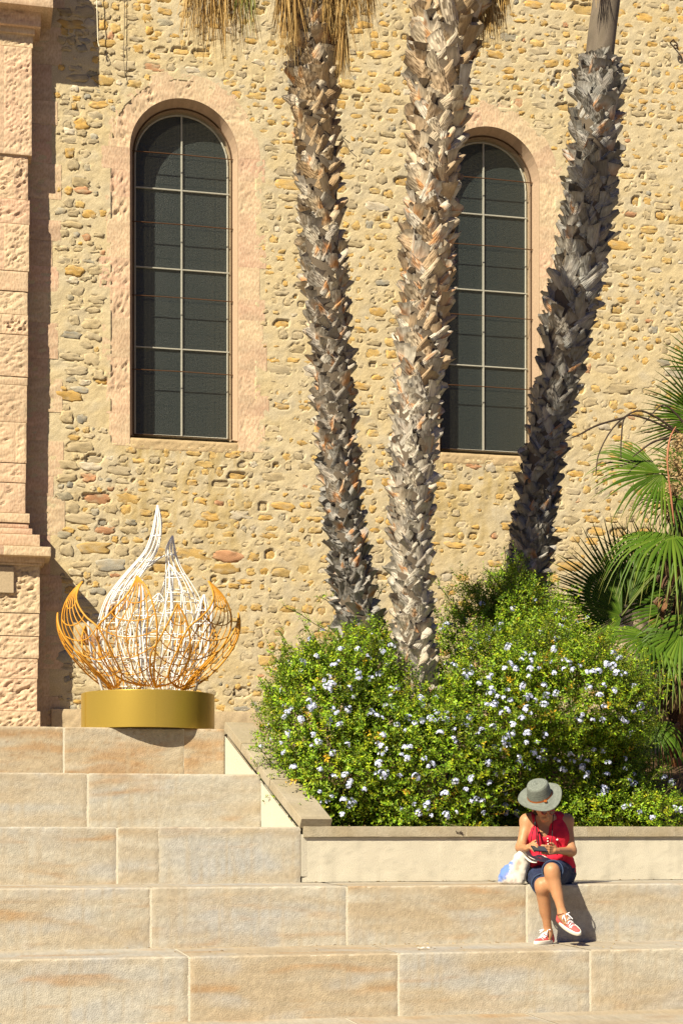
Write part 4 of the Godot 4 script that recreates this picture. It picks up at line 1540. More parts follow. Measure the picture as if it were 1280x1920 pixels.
		for m in 9:
			place.call(pts[int(g.randf() * 11.99)], dirn.normalized() * 0.5 + Vector3(g.randfn(), g.randfn() + 0.3, g.randfn()) * 0.6, g.randf_range(0.35, 0.75), Color(1.05, 1.05, 1.0))
	for k in 70:
		var bl: Array = blobs[g.randi() % blobs.size()]
		var c: Vector3 = bl[0]
		var foot := Vector3(c.x + g.randfn() * 0.15, 1.6, c.z - 0.3 + g.randfn() * 0.15)
		var d := Vector3(g.randfn(), absf(g.randfn()), g.randfn()).normalized()
		stems.tube(curve([foot, foot.lerp(c, 0.6) + Vector3(g.randfn(), 0, g.randfn()) * 0.1, c + d * bl[1] * 0.85], 8), [0.009, 0.008, 0.007, 0.006, 0.005, 0.005, 0.004, 0.003, 0.002], 4, Color(0.16, 0.10, 0.05))
	part("stems", stems.mesh(M.plain), t)
	for k in 3:
		var mm := MultiMesh.new()
		mm.transform_format = MultiMesh.TRANSFORM_3D
		mm.use_colors = true
		mm.mesh = kinds[k]
		mm.instance_count = xs[k].size()
		for i in xs[k].size():
			mm.set_instance_transform(i, xs[k][i])
			mm.set_instance_color(i, cs[k][i])
		var o := MultiMeshInstance3D.new()
		o.name = numbered(t, "foliage")
		o.multimesh = mm
		t.add_child(o, true)
		o.position = -t.position
		tag(o, "", "", "", "stuff")
	# flower heads
	var heads := []
	for k in 6:
		var b := MB.new()
		for m in 13 + k:
			var d := Vector3(g.randfn(), absf(g.randfn()) * 0.8 + 0.1, g.randfn()).normalized()
			var c := d * 0.034 * g.randf_range(0.8, 1.15)
			var x := d.cross(Vector3(0.3, 0.1, 0.9)).normalized()
			var y := d.cross(x)
			var col := Color(0.53, 0.60, 0.90).lerp(Color(0.72, 0.76, 0.94), g.randf())
			var spin := g.randf() * TAU
			for f in 5:
				var a := spin + TAU * f / 5.0
				var o := x * cos(a) + y * sin(a)
				var sd := x * -sin(a) + y * cos(a)
				var r := 0.0135
				var i := b.p(c, tone(col, 0.9))
				b.p(c + o * r * 0.7 - sd * r * 0.42 + d * 0.002, col)
				b.p(c + o * r + d * 0.001, col)
				b.p(c + o * r * 0.7 + sd * r * 0.42 + d * 0.002, col)
				b.quad(i, i + 1, i + 2, i + 3)
			b.tube([d * 0.004, c], [0.0014], 3, Color(0.3, 0.34, 0.4), false)
		b.tube([Vector3(0, -0.06, 0), Vector3.ZERO, Vector3(0, 0.012, 0)], [0.002], 3, Color(0.15, 0.2, 0.04), false)
		heads.append(b.mesh(M.petal))
	var px := flower_columns()
	for k in 230:
		px.append(Vector2(g.randf_range(500, 1210), g.randf_range(1170, 1530)))
	var measured := flower_columns().size()
	for pi in px.size():
		var q: Vector2 = px[pi]
		var d := (spot(q.x, q.y, 6.0) - EYE).normalized()
		var best := 1e9
		for bl in blobs:
			var oc: Vector3 = (EYE - bl[0]) / bl[1]
			var dd: Vector3 = d / bl[1]
			var aa := dd.length_squared()
			var bb := oc.dot(dd)
			var cc := oc.length_squared() - 1.0
			var disc := bb * bb - aa * cc
			if disc > 0.0:
				best = minf(best, (-bb - sqrt(disc)) / aa)
		var p := EYE + d * (best - 0.13)
		if best > 1e8 and pi >= measured:
			continue
		if best > 1e8:
			p = spot(q.x, q.y, lerpf(4.9, 6.2, clampf((q.y - 1100.0) / 450.0, 0, 1)))
		var dirn := Vector3(g.randfn() * 0.45 - 0.1, 0.75, 0.55 + g.randfn() * 0.3)
		var yv := dirn.normalized()
		var xv := yv.cross(Vector3(g.randf() - 0.5, 0.2, g.randf() - 0.5)).normalized()
		var s := g.randf_range(0.55, 1.05)
		put("flower_head", heads[g.randi() % 6], t, Transform3D(Basis(xv * s, yv * s, xv.cross(yv) * s), p - t.position))


func flower_columns() -> Array:
	# flower heads as seen in two enlargements of the photograph (3.048 times)
	var out := []
	for q in [Vector2(380, 190), Vector2(310, 245), Vector2(330, 290), Vector2(265, 320), Vector2(345, 340), Vector2(200, 370), Vector2(265, 375), Vector2(480, 300), Vector2(445, 390), Vector2(470, 372), Vector2(580, 430), Vector2(585, 460), Vector2(745, 385), Vector2(640, 345), Vector2(640, 135), Vector2(520, 200), Vector2(655, 215), Vector2(100, 530), Vector2(85, 560), Vector2(100, 635), Vector2(180, 660), Vector2(390, 475), Vector2(405, 510), Vector2(330, 620), Vector2(460, 660), Vector2(415, 715), Vector2(655, 660), Vector2(740, 620), Vector2(720, 690), Vector2(805, 730), Vector2(770, 560), Vector2(800, 520), Vector2(940, 580), Vector2(1030, 660), Vector2(870, 690), Vector2(90, 815), Vector2(140, 835), Vector2(320, 850), Vector2(355, 830), Vector2(435, 890), Vector2(520, 845), Vector2(715, 850), Vector2(745, 870), Vector2(725, 790), Vector2(830, 900), Vector2(365, 985), Vector2(510, 1020), Vector2(530, 1080), Vector2(430, 1140), Vector2(265, 1145), Vector2(320, 1185), Vector2(360, 1180), Vector2(500, 1160), Vector2(560, 1175), Vector2(725, 1010), Vector2(95, 950), Vector2(925, 1235), Vector2(970, 1200), Vector2(825, 1210), Vector2(1130, 395), Vector2(1130, 755), Vector2(1215, 690), Vector2(1190, 460), Vector2(75, 745), Vector2(180, 770), Vector2(290, 300), Vector2(150, 535), Vector2(300, 640), Vector2(690, 680), Vector2(30, 855)]:
		out.append(Vector2(480, 1120) + q / 3.048)
	for q in [Vector2(305, 65), Vector2(555, 85), Vector2(600, 125), Vector2(675, 150), Vector2(730, 120), Vector2(35, 130), Vector2(80, 245), Vector2(240, 155), Vector2(540, 300), Vector2(465, 200), Vector2(260, 410), Vector2(290, 385), Vector2(325, 410), Vector2(70, 435), Vector2(30, 450), Vector2(120, 490), Vector2(185, 530), Vector2(155, 615), Vector2(60, 690), Vector2(130, 760), Vector2(195, 745), Vector2(390, 640), Vector2(410, 665), Vector2(360, 525), Vector2(380, 580), Vector2(435, 590), Vector2(600, 360), Vector2(630, 375), Vector2(545, 435), Vector2(600, 410), Vector2(730, 430), Vector2(760, 430), Vector2(690, 390), Vector2(880, 320), Vector2(910, 345), Vector2(840, 385), Vector2(940, 440), Vector2(1030, 490), Vector2(1000, 510), Vector2(880, 535), Vector2(800, 560), Vector2(740, 515), Vector2(995, 660), Vector2(930, 700), Vector2(690, 700), Vector2(270, 800), Vector2(110, 860), Vector2(200, 855), Vector2(250, 875), Vector2(460, 935), Vector2(550, 930), Vector2(645, 940), Vector2(390, 980), Vector2(315, 990), Vector2(205, 1010), Vector2(270, 1070), Vector2(40, 1100), Vector2(75, 1040), Vector2(190, 1190), Vector2(275, 1235), Vector2(330, 1255), Vector2(185, 1140), Vector2(840, 1015), Vector2(990, 780), Vector2(1170, 1030), Vector2(1215, 1060), Vector2(1105, 1260), Vector2(1270, 1215), Vector2(1230, 1210), Vector2(1005, 1120), Vector2(130, 40), Vector2(430, 15), Vector2(395, 455), Vector2(165, 465), Vector2(650, 415), Vector2(575, 165)]:
		out.append(Vector2(860, 1120) + q / 3.048)
	return out


# ---------------------------------------------------------------- flame sculpture
func build_sculpture() -> void:
	var zc := 4.66
	var axis := spot(278, 1365, zc)
	axis.y = S1
	var t := thing("flame_sculpture", axis, "wire flame sculpture, white flames in orange petals on a round gold drum", "sculpture")
	var k := 3.368 * scale_at(278, zc)                    # pixels of the enlargement in one metre
	var hgt := 0.335
	var drum := MB.new()
	var rd := 0.61
	var prof := [Vector2(rd - 0.03, 0.0), Vector2(rd - 0.004, 0.0), Vector2(rd, 0.004), Vector2(rd, hgt - 0.006), Vector2(rd - 0.006, hgt), Vector2(rd - 0.03, hgt), Vector2(rd - 0.03, hgt - 0.02), Vector2(0, hgt - 0.02)]
	var na := 96
	for q in prof:
		for i in na + 1:
			var a := TAU * i / na
			drum.p(Vector3(sin(a) * q.x, q.y, cos(a) * q.x), Color(0.55, 0.385, 0.075))
	drum.net(0, na, prof.size() - 1)
	put("drum", drum.mesh(M.gold), t)
	var seam := MB.new()
	seam.box(Vector3(-0.003, 0.01, 0), Vector3(0.003, hgt - 0.01, 0.004), Color(0.5, 0.33, 0.06), Transform3D(Basis(Vector3.UP, -1.28), Vector3(sin(-1.28) * (rd - 0.001), 0, cos(-1.28) * (rd - 0.001))))
	put("drum_seam", seam.mesh(M.gold), t)
	# enlargement pixel -> metres right of the axis and above the terrace
	var flat := func(x: float, y: float) -> Vector2: return Vector2((x - 632.0) / k, hgt + (1262.0 - y) / k)
	var orange := Color(0.56, 0.265, 0.035)
	var white := Color(0.80, 0.80, 0.80)
	# petals: outlines traced on a flat pattern, bent round the axis as a bowl
	# pattern: main lobe and smaller lobe, u to the side and v up, both in metres
	var left := [Vector2(-0.02, 0.03), Vector2(-0.22, 0.10), Vector2(-0.34, 0.25), Vector2(-0.385, 0.50), Vector2(-0.26, 0.64), Vector2(-0.10, 0.82), Vector2(-0.03, 0.985)]
	var mid := [Vector2(0.10, 0.02), Vector2(0.10, 0.15), Vector2(0.13, 0.32), Vector2(0.155, 0.46), Vector2(0.145, 0.63), Vector2(0.075, 0.85), Vector2(-0.03, 0.985)]
	var mid2 := [Vector2(0.10, 0.02), Vector2(0.07, 0.15), Vector2(0.09, 0.30), Vector2(0.16, 0.40), Vector2(0.22, 0.50), Vector2(0.28, 0.61), Vector2(0.335, 0.73)]
	var right := [Vector2(0.10, 0.02), Vector2(0.27, 0.07), Vector2(0.38, 0.18), Vector2(0.43, 0.32), Vector2(0.435, 0.47), Vector2(0.40, 0.61), Vector2(0.335, 0.73)]
	# azimuth, lean outwards, mirrored, size, wire radius, colour
	for q in [[-12.0, 0.46, 1.0, 0.99], [-66.0, 0.52, -1.0, 0.97], [46.0, 0.55, 1.0, 0.98], [118.0, 0.34, 1.0, 0.88], [-150.0, 0.34, 1.0, 0.88]]:
		var b := MB.new()
		var az := deg_to_rad(q[0])
		var bend := func(p: Vector2) -> Vector3:
			var v: float = p.y * q[3]
			var r: float = 0.30 + q[1] * sin(clampf(v / 0.98, 0, 1) * 2.35)
			var u: float = p.x * q[2] * q[3]
			r -= u * u / 1.7
			return Vector3(sin(az) * r + cos(az) * u, hgt + 0.02 + v, cos(az) * r - sin(az) * u)
		var lobes := [[left, mid, 6], [mid2, right, 3]]
		var w := 0.0074
		for lobe in lobes:
			var l := curve(lobe[0], 28)
			var r := curve(lobe[1], 28)
			for m in lobe[2] + 1:
				var f: float = m / float(lobe[2])
				var pts := []
				for i in 29:
					pts.append(bend.call((l[i] as Vector2).lerp(r[i], f)))
				var edge: bool = m == 0 or m == lobe[2]
				b.tube(pts, [w * (1.15 if edge else 0.72)], 6, orange)
			for row in [3, 7, 11, 15, 19, 23]:
				var pts := []
				for i in 9:
					var f := i / 8.0
					var sag := 2.2 * (1.0 - pow(2.0 * f - 1.0, 2))
					var at := maxf(0.0, row - sag)
					var i0 := mini(int(at), 27)
					var pl: Vector2 = (l[i0] as Vector2).lerp(l[i0 + 1], at - i0)
					var pr: Vector2 = (r[i0] as Vector2).lerp(r[i0 + 1], at - i0)
					pts.append(bend.call(pl.lerp(pr, f)))
				b.tube(pts, [w * 0.72], 6, orange)
		put("orange_petal", b.mesh(M.metal), t)
	# white flames: wires along a bending tapering body; [column, row, half width] in the enlargement
	for q in [[[[470, 1252, 80], [440, 1130, 130], [425, 1000, 128], [432, 880, 130], [430, 760, 100], [448, 660, 78], [500, 560, 58], [570, 465, 50], [640, 370, 40], [676, 270, 33], [690, 160, 22], [688, 70, 3]], 9, 0.05], [[[520, 1252, 90], [500, 1130, 130], [450, 980, 120], [420, 820, 80], [440, 680, 52], [500, 575, 38], [575, 490, 26], [660, 420, 14], [742, 372, 2]], 5, -0.06], [[[760, 1252, 90], [790, 1130, 170], [800, 1000, 200], [815, 880, 190], [830, 760, 165], [840, 650, 135], [828, 550, 92], [806, 460, 55], [788, 380, 36], [782, 310, 26], [795, 240, 2]], 9, -0.10], [[[790, 1252, 60], [800, 1100, 90], [815, 950, 96], [820, 800, 88], [815, 690, 78], [803, 590, 66], [782, 510, 42], [760, 448, 3]], 6, 0.10], [[[850, 1252, 60], [880, 1120, 90], [920, 980, 85], [950, 850, 66], [970, 740, 44], [978, 630, 3]], 6, 0.10], [[[640, 1252, 110], [640, 1120, 190], [630, 1000, 210], [620, 880, 180], [640, 760, 110], [690, 660, 40], [700, 620, 4]], 4, 0.0]]:
		var b := MB.new()
		var rows: Array = q[0]
		var c := []
		var hw := []
		for p in rows:
			c.append(flat.call(p[0], p[1]))
			hw.append(Vector2(p[2] / k, 0))
		var cc := curve(c, 40)
		var hh := curve(hw, 40)
		for m in q[1]:
			var a: float = TAU * m / q[1] + 0.2
			var pts := []
			for i in 41:
				pts.append(Vector3(cc[i].x + hh[i].x * cos(a), cc[i].y, q[2] * minf(1.0, i / 10.0) + 0.8 * hh[i].x * sin(a)))
			b.tube(pts, [0.0056], 5, white)
		for row in [6, 13, 20, 27, 33]:
			var pts := []
			for i in 19:
				var a := TAU * i / 18.0
				pts.append(Vector3(cc[row].x + hh[row].x * cos(a), cc[row].y - 0.25 * hh[row].x * (sin(a) + 0.3 * cos(2 * a)), q[2] * minf(1.0, row / 10.0) + 0.8 * hh[row].x * sin(a)))
			b.tube(pts, [0.0048], 5, white)
		put("white_flame", b.mesh(M.metal), t)
	# flat posts inside
	for q in [[575, 540, 1255, 0.03, 0.0], [790, 470, 1255, 0.0, -0.05], [1035, 640, 1255, -0.14, 0.1], [250, 820, 1255, 0.12, 0.1], [620, 500, 1255, 0.06, -0.3]]:
		var a: Vector2 = flat.call(q[0], q[2])
		var e: Vector2 = flat.call(q[0], q[1])
		var b := MB.new()
		b.tube([Vector3(a.x + q[3] * 1.2, a.y, q[4] * 0.5), Vector3(a.x + q[3] * 0.3, (a.y + e.y) * 0.5, q[4]), Vector3(e.x, e.y, q[4] * 1.2)], [0.013], 4, Color(0.55, 0.57, 0.62))
		put("post", b.mesh(M.metal), t)
	# hoops and struts that tie the flames together
	var hoops := MB.new()
	for q in [[0.06, 0.30], [0.30, 0.42]]:
		var pts := []
		for i in 33:
			var a := TAU * i / 32.0
			pts.append(Vector3(sin(a) * q[1], hgt + q[0] + 0.012 * sin(a * 3.0), cos(a) * q[1]))
		hoops.tube(pts, [0.0055], 5, white)
	for i in 9:
		var a := TAU * i / 9.0
		hoops.tube([Vector3(sin(a) * 0.1, hgt - 0.01, cos(a) * 0.1), Vector3(sin(a) * 0.3, hgt + 0.05, cos(a) * 0.3), Vector3(sin(a + 0.4) * 0.42, hgt + 0.3, cos(a + 0.4) * 0.42)], [0.007], 5, white)
	put("tie_hoops", hoops.mesh(M.metal), t)


# ---------------------------------------------------------------- the seated person
func w(x: float, y: float, z: float) -> Vector3:
	return spot(880.0 + x / 4.267, 1420.0 + y / 4.267, z)      # a pixel of the enlargement the figure was measured in


func build_person() -> void:
	var seat := Vector3(w(640, 1000, 7.5).x, S4, 7.5)
	var t := thing("person", seat, "seated person in a red sleeveless top, denim shorts and grey hat looking at a phone", "person")
	var skin := Color(0.44, 0.225, 0.115)
	var zs := Z4                                               # the riser that the legs hang in front of
	var hip_r := w(545, 925, zs - 0.22)
	var hip_l := w(735, 930, zs - 0.22)
	var knee_r := w(580, 1022, zs + 0.30)
	var ank_r := w(628, 1405, zs + 0.17)
	var knee_l := w(655, 905, zs + 0.37)
	var ank_l := w(742, 1262, zs + 0.42)
	var waist := w(640, 830, zs - 0.20)
	var chest := w(615, 640, zs - 0.14)
	var neck := w(612, 480, zs - 0.10)
	var head := w(592, 384, zs + 0.005)
	var chin := w(588, 455, zs + 0.085)
	var sh_r := w(458, 510, zs - 0.14)
	var sh_l := w(772, 508, zs - 0.14)
	var el_r := w(408, 722, zs - 0.08)
	var el_l := w(812, 752, zs - 0.07)
	var wr_r := w(452, 728, zs + 0.10)
	var wr_l := w(700, 748, zs + 0.12)
	var bones := [
		[w(575, 910, zs - 0.2), w(710, 910, zs - 0.2), 0.118, 0.118], [w(590, 830, zs - 0.18), w(700, 830, zs - 0.18), 0.105, 0.105],
		[w(565, 720, zs - 0.16), w(690, 720, zs - 0.16), 0.098, 0.098], [w(545, 620, zs - 0.14), w(690, 620, zs - 0.14), 0.100, 0.100], [w(530, 540, zs - 0.15), w(700, 540, zs - 0.15), 0.078, 0.078],
		[sh_r, sh_l, 0.058, 0.058], [neck, head + Vector3(0, -0.02, -0.02), 0.060, 0.055],
		[sh_r, el_r, 0.047, 0.036], [el_r, wr_r, 0.037, 0.025], [sh_l, el_l, 0.047, 0.036], [el_l, wr_l, 0.037, 0.025],
		[hip_r, knee_r, 0.088, 0.050], [hip_l, knee_l, 0.088, 0.050],
		[knee_r, ank_r, 0.045, 0.031], [knee_r.lerp(ank_r, 0.12) + Vector3(0, 0, -0.015), knee_r.lerp(ank_r, 0.55) + Vector3(0, 0, -0.02), 0.046, 0.036], [knee_r, knee_r + Vector3(0, -0.02, 0.004), 0.046, 0.044],
		[knee_l, ank_l, 0.045, 0.031], [knee_l.lerp(ank_l, 0.12) + Vector3(0.004, 0, -0.018), knee_l.lerp(ank_l, 0.55) + Vector3(0.004, 0, -0.02), 0.047, 0.036], [knee_l, knee_l + Vector3(0.002, -0.02, 0.004), 0.047, 0.045],
		[ank_r, ank_r + Vector3(-0.02, -0.05, 0.03), 0.031, 0.030], [ank_l, ank_l + Vector3(0.02, -0.05, 0.03), 0.031, 0.030],
		[w(560, 560, zs - 0.1), w(558, 640, zs - 0.09), 0.05, 0.058], [w(672, 560, zs - 0.1), w(676, 640, zs - 0.09), 0.05, 0.058],
	]
	var shade := func(p: Vector3) -> Color: return tone(skin, 1.0 + 0.10 * n3(p.x * 9, p.y * 9, p.z * 9) + 0.05 * n3(p.x * 60, p.y * 60, p.z * 60))
	var body := nets(bones, 0.012, 0.035, shade)
	# head
	var fwd := (chin - head).normalized()
	var face := Vector3(0.10, -0.50, 0.86).normalized()
	var right := Vector3.UP.cross(face).normalized()
	var upv := face.cross(right).normalized()
	var hb := [[head - face * 0.025, head + face * 0.015, 0.080, 0.074], [head - upv * 0.045 + face * 0.03, head - upv * 0.085 + face * 0.055, 0.052, 0.030], [head - upv * 0.09 + face * 0.055, head - upv * 0.098 + face * 0.066, 0.022, 0.016],
		[head + face * 0.088 - upv * 0.012, head + face * 0.107 - upv * 0.045, 0.009, 0.013], [head + face * 0.082 + right * 0.02 - upv * 0.072, head + face * 0.082 - right * 0.02 - upv * 0.072, 0.009, 0.009], [head + face * 0.080 + right * 0.015 - upv * 0.082, head + face * 0.080 - right * 0.015 - upv * 0.082, 0.010, 0.010],
		[head + face * 0.076 + right * 0.045 + upv * 0.005, head + face * 0.076 - right * 0.045 + upv * 0.005, 0.014, 0.014], [head + right * 0.078 - upv * 0.01, head + right * 0.084 - upv * 0.05, 0.012, 0.008], [head - right * 0.078 - upv * 0.01, head - right * 0.084 - upv * 0.05, 0.012, 0.008]]
	body.add(nets(hb, 0.005, 0.016, shade), Transform3D.IDENTITY)
	# hands: a palm, four fingers of three bones and a thumb each
	var hands := [
		# wrist, palm end, side across the palm, bend of the fingers
		[wr_r, w(492, 705, zs + 0.165), Vector3(0.62, 0.62, 0.25), Vector3(0.35, -0.75, 0.35), 1.0],
		[wr_l, w(632, 742, zs + 0.17), Vector3(-0.12, 0.95, 0.15), Vector3(-0.75, 0.1, -0.35), -1.0],
	]
	for q in hands:
		var wrist: Vector3 = q[0]
		var pe: Vector3 = q[1]
		var ac: Vector3 = (q[2] as Vector3).normalized()
		var dirn := (pe - wrist).normalized()
		ac = (ac - dirn * ac.dot(dirn)).normalized()
		var hbones := [[wrist, wrist.lerp(pe, 0.4), 0.025, 0.024]]
		for f in 4:
			var o := (f - 1.5) * 0.019
			var k0 := wrist.lerp(pe, 0.2) + ac * o * 0.6
			var k1 := pe + ac * o
			var l: float = [0.062, 0.075, 0.072, 0.056][f] if q[4] > 0 else [0.056, 0.072, 0.075, 0.062][f]
			var bend: Vector3 = (q[3] as Vector3).normalized()
			var d1 := (dirn * 0.8 + bend * 0.55).normalized()
			var d2 := (dirn * 0.35 + bend * 0.9).normalized()
			var d3 := (dirn * 0.05 + bend).normalized()
			hbones.append([k0, k1, 0.0125, 0.0105])
			hbones.append([k1, k1 + d1 * l * 0.45, 0.0095, 0.0088])
			hbones.append([k1 + d1 * l * 0.45, k1 + d1 * l * 0.45 + d2 * l * 0.32, 0.0088, 0.008])
			hbones.append([k1 + d1 * l * 0.45 + d2 * l * 0.32, k1 + d1 * l * 0.45 + d2 * l * 0.32 + d3 * l * 0.24, 0.008, 0.0068])
		var th := wrist.lerp(pe, 0.35) + ac * 0.030
		var t1 := th + (dirn * 0.75 + ac * 0.55).normalized() * 0.034
		var t2 := t1 + (dirn * 0.95 + ac * 0.15).normalized() * 0.030
		hbones.append([wrist.lerp(pe, 0.15), th, 0.015, 0.013])
		hbones.append([th, t1, 0.0115, 0.010])
		hbones.append([t1, t2, 0.010, 0.0078])
		body.add(nets(hbones, 0.004, 0.006, shade), Transform3D.IDENTITY)
	part("body", body.mesh(M.skin), t)

	# hair at the nape, sunglasses
	var hair := nets([[head - face * 0.05 - upv * 0.02, head - face * 0.055 - upv * 0.075, 0.066, 0.045], [head - right * 0.05 - face * 0.02, head - right * 0.062 - upv * 0.06 - face * 0.01, 0.035, 0.018], [head + right * 0.05 - face * 0.02, head + right * 0.062 - upv * 0.06 - face * 0.01, 0.035, 0.018]], 0.008, 0.02, func(p: Vector3) -> Color: return Color(0.05, 0.03, 0.018))
	part("hair", hair.mesh(M.felt), t)
	var gl := MB.new()
	for e in [-1.0, 1.0]:
		var c: Vector3 = head + face * 0.098 + right * 0.032 * e - upv * 0.008
		var ring := []
		for k in 13:
			var a := TAU * k / 12.0
			ring.append(c + right * 0.026 * cos(a) + upv * 0.020 * sin(a) - face * 0.006 * absf(cos(a)))
		gl.tube(ring, [0.0035], 5, Color(0.35, 0.03, 0.02))
		var i := gl.p(c + face * 0.004, Color(0.10, 0.012, 0.01))
		for k in 12:
			gl.p(ring[k], Color(0.10, 0.012, 0.01))
		for k in 12:
			gl.tri(i, i + 1 + k, i + 1 + (k + 1) % 12)
		gl.tube([c + right * 0.026 * e, head + right * 0.080 * e + upv * 0.005], [0.003], 5, Color(0.35, 0.03, 0.02))
	gl.tube([head + face * 0.102 - right * 0.008, head + face * 0.102 + right * 0.008], [0.003], 5, Color(0.35, 0.03, 0.02))
	part("sunglasses", gl.mesh(M.shiny), t)

	# red sleeveless top
	var red := Color(0.66, 0.022, 0.055)
	var tb := [
		[w(555, 870, zs - 0.19), w(735, 880, zs - 0.19), 0.112, 0.112], [w(575, 810, zs - 0.17), w(705, 815, zs - 0.17), 0.118, 0.118], [w(560, 720, zs - 0.15), w(695, 720, zs - 0.15), 0.110, 0.110],
		[w(545, 630, zs - 0.13), w(692, 630, zs - 0.13), 0.110, 0.110], [w(530, 545, zs - 0.15), w(700, 545, zs - 0.15), 0.088, 0.088], [w(505, 505, zs - 0.145), w(715, 500, zs - 0.145), 0.066, 0.066],
		[w(560, 560, zs - 0.1), w(556, 645, zs - 0.085), 0.058, 0.070], [w(672, 560, zs - 0.1), w(680, 645, zs - 0.085), 0.058, 0.070], [w(740, 850, zs - 0.2), w(800, 865, zs - 0.2), 0.06, 0.03],
		[w(520, 840, zs - 0.05), w(700, 800, zs - 0.06), 0.045, 0.05],
	]
	var trim := func(p: Vector3, f: float) -> float:
		var d := f + 0.011 * n3(p.x * 15, p.y * 10 + p.x * 6, p.z * 15)
		for q in [[w(600, 455, zs - 0.02), w(622, 602, zs + 0.02), 0.088, 0.062], [w(425, 470, zs - 0.14), w(440, 600, zs - 0.13), 0.062, 0.055], [w(800, 465, zs - 0.14), w(795, 600, zs - 0.13), 0.066, 0.05], [w(605, 430, zs - 0.1), w(605, 455, zs - 0.1), 0.075, 0.075]]:
			var a: Vector3 = q[0]
			var ba: Vector3 = q[1] - a
			var h := clampf((p - a).dot(ba) / ba.length_squared(), 0, 1)
			d = maxf(d, lerpf(q[2], q[3], h) - (p - a - ba * h).length())
		return d
	var top := nets(tb, 0.011, 0.03, func(p: Vector3) -> Color: return tone(red, 1.0 + 0.15 * n3(p.x * 14, p.y * 14, p.z * 14)), trim)
	var shirt := part("red_top", top.mesh(M.cloth), t)
	var trimmings := MB.new()
	for q in [[621, 650], [622, 672], [624, 695]]:
		var c := w(q[0], q[1], zs - 0.022)
		trimmings.tube([c, c + Vector3(0, 0.001, 0.012)], [0.006], 8, Color(0.8, 0.72, 0.6))
	for q in [[527, 682], [697, 660]]:
		var c := w(q[0], q[1], zs - 0.012)
		trimmings.tube([c, c + Vector3(0, 0.001, 0.014)], [0.008], 8, Color(0.85, 0.8, 0.72))
	put("button", trimmings.mesh(M.plain), shirt, shirt.transform.affine_inverse() * Transform3D(Basis.IDENTITY, -seat))
	for q in [[500, 560, 668], [672, 748, 655]]:
		var fl := MB.new()
		var nxx := 6
		for j in 2:
			for i in nxx + 1:
				var xx := lerpf(q[0], q[1], float(i) / nxx)
				var drop := 26.0 - 10.0 * absf(float(i) / nxx - 0.5) * 2.0
				fl.p(w(xx, q[2] + (drop if j == 0 else -8.0), zs - 0.010 - 0.00016 * pow(absf(xx - 615.0) / 4.0, 2) + (0.012 if j == 0 else 0.004)), tone(red, 0.95))
		fl.net(0, nxx, 1)
		put("pocket_flap", fl.mesh(M.cloth), shirt, shirt.transform.affine_inverse() * Transform3D(Basis.IDENTITY, -seat))

	# denim shorts
	var navy := Color(0.022, 0.034, 0.085)
	var shorts := nets([[w(570, 925, zs - 0.2), w(715, 925, zs - 0.2), 0.130, 0.130], [hip_r, hip_r.lerp(knee_r, 0.86), 0.106, 0.078], [hip_l, hip_l.lerp(knee_l, 0.84), 0.106, 0.080], [w(560, 950, zs - 0.1), w(735, 960, zs - 0.1), 0.085, 0.085]], 0.012, 0.03, func(p: Vector3) -> Color:
		var f := 1.0 + 0.5 * n3(p.x * 18, p.y * 40, p.z * 18) + 0.4 * n3(p.x * 7, p.y * 7, p.z * 7)
		return tone(navy, f), func(p: Vector3, f: float) -> float: return maxf(f + 0.012 * n3(p.x * 13, p.y * 22, p.z * 9), S4 + 0.002 - p.y if p.z < zs else -1.0))
	part("denim_shorts", shorts.mesh(M.cloth), t)
	for q in [[hip_r, knee_r], [hip_l, knee_l]]:
		var a: Vector3 = q[0]
		var d: Vector3 = (q[1] - a).normalized()
		var c: Vector3 = a.lerp(q[1], 0.93)
		var x := d.cross(Vector3.UP).normalized()
		var y := d.cross(x).normalized()
		var ring := []
		for k in 19:
			var an := TAU * k / 18.0
			ring.append(c + (x * cos(an) + y * sin(an)) * 0.080)
		var hem := MB.new()
		hem.tube(ring, [0.005], 6, Color(0.05, 0.075, 0.15))
		part("hem", hem.mesh(M.cloth), t)

	# canvas shoes
	shoe(t, ank_r, w(545, 1487, zs + 0.27), S5, Vector3.UP)
	shoe(t, ank_l, w(838, 1352, zs + 0.52), -1.0, Vector3(-0.25, 0.85, 0.5).normalized())
	var ankle := MB.new()
	var ring2 := []
	for k in 13:
		var an := TAU * k / 12.0
		ring2.append(ank_l + Vector3(-0.008, 0.012, 0) + Vector3(cos(an) * 0.036, 0.01 * cos(an), sin(an) * 0.036))
	ankle.tube(ring2, [0.0035], 5, Color(0.12, 0.03, 0.02))
	part("anklet", ankle.mesh(M.plain), t)

	# hat: woven felt with rings of stitching, leather band
	build_hat(t, zs)

	# dark cord of the hat hanging on both sides
	var ink := Color(0.015, 0.012, 0.012)
	for q in [[[528, 440, 0.09], [524, 500, 0.06], [520, 535, 0.03], [500, 600, 0.05], [490, 668, 0.05]], [[522, 535, 0.03], [538, 580, 0.05], [548, 640, 0.06], [553, 705, 0.07]], [[530, 530, 0.03], [532, 600, 0.055], [534, 680, 0.06]], [[655, 395, 0.02], [668, 430, -0.01], [664, 510, 0.01], [660, 600, 0.04], [652, 700, 0.06]]]:
		var pts := []
		for p in q:
			pts.append(w(p[0], p[1], zs + p[2] - 0.01))
		var b := MB.new()
		b.tube(curve(pts, 16), [0.0036], 5, ink)
		part("hat_cord", b.mesh(M.plain), t)
	var knot := MB.new()
	knot.tube([w(522, 515, zs + 0.035), w(522, 530, zs + 0.04), w(525, 545, zs + 0.04)], [0.006, 0.011, 0.006], 7, ink)
	part("cord_toggle", knot.mesh(M.plain), t)

	# phone, held in both hands
	var pc := w(556, 732, zs + 0.215)
	var ph := thing("phone", pc, "dark phone held in both hands by the seated person", "phone")
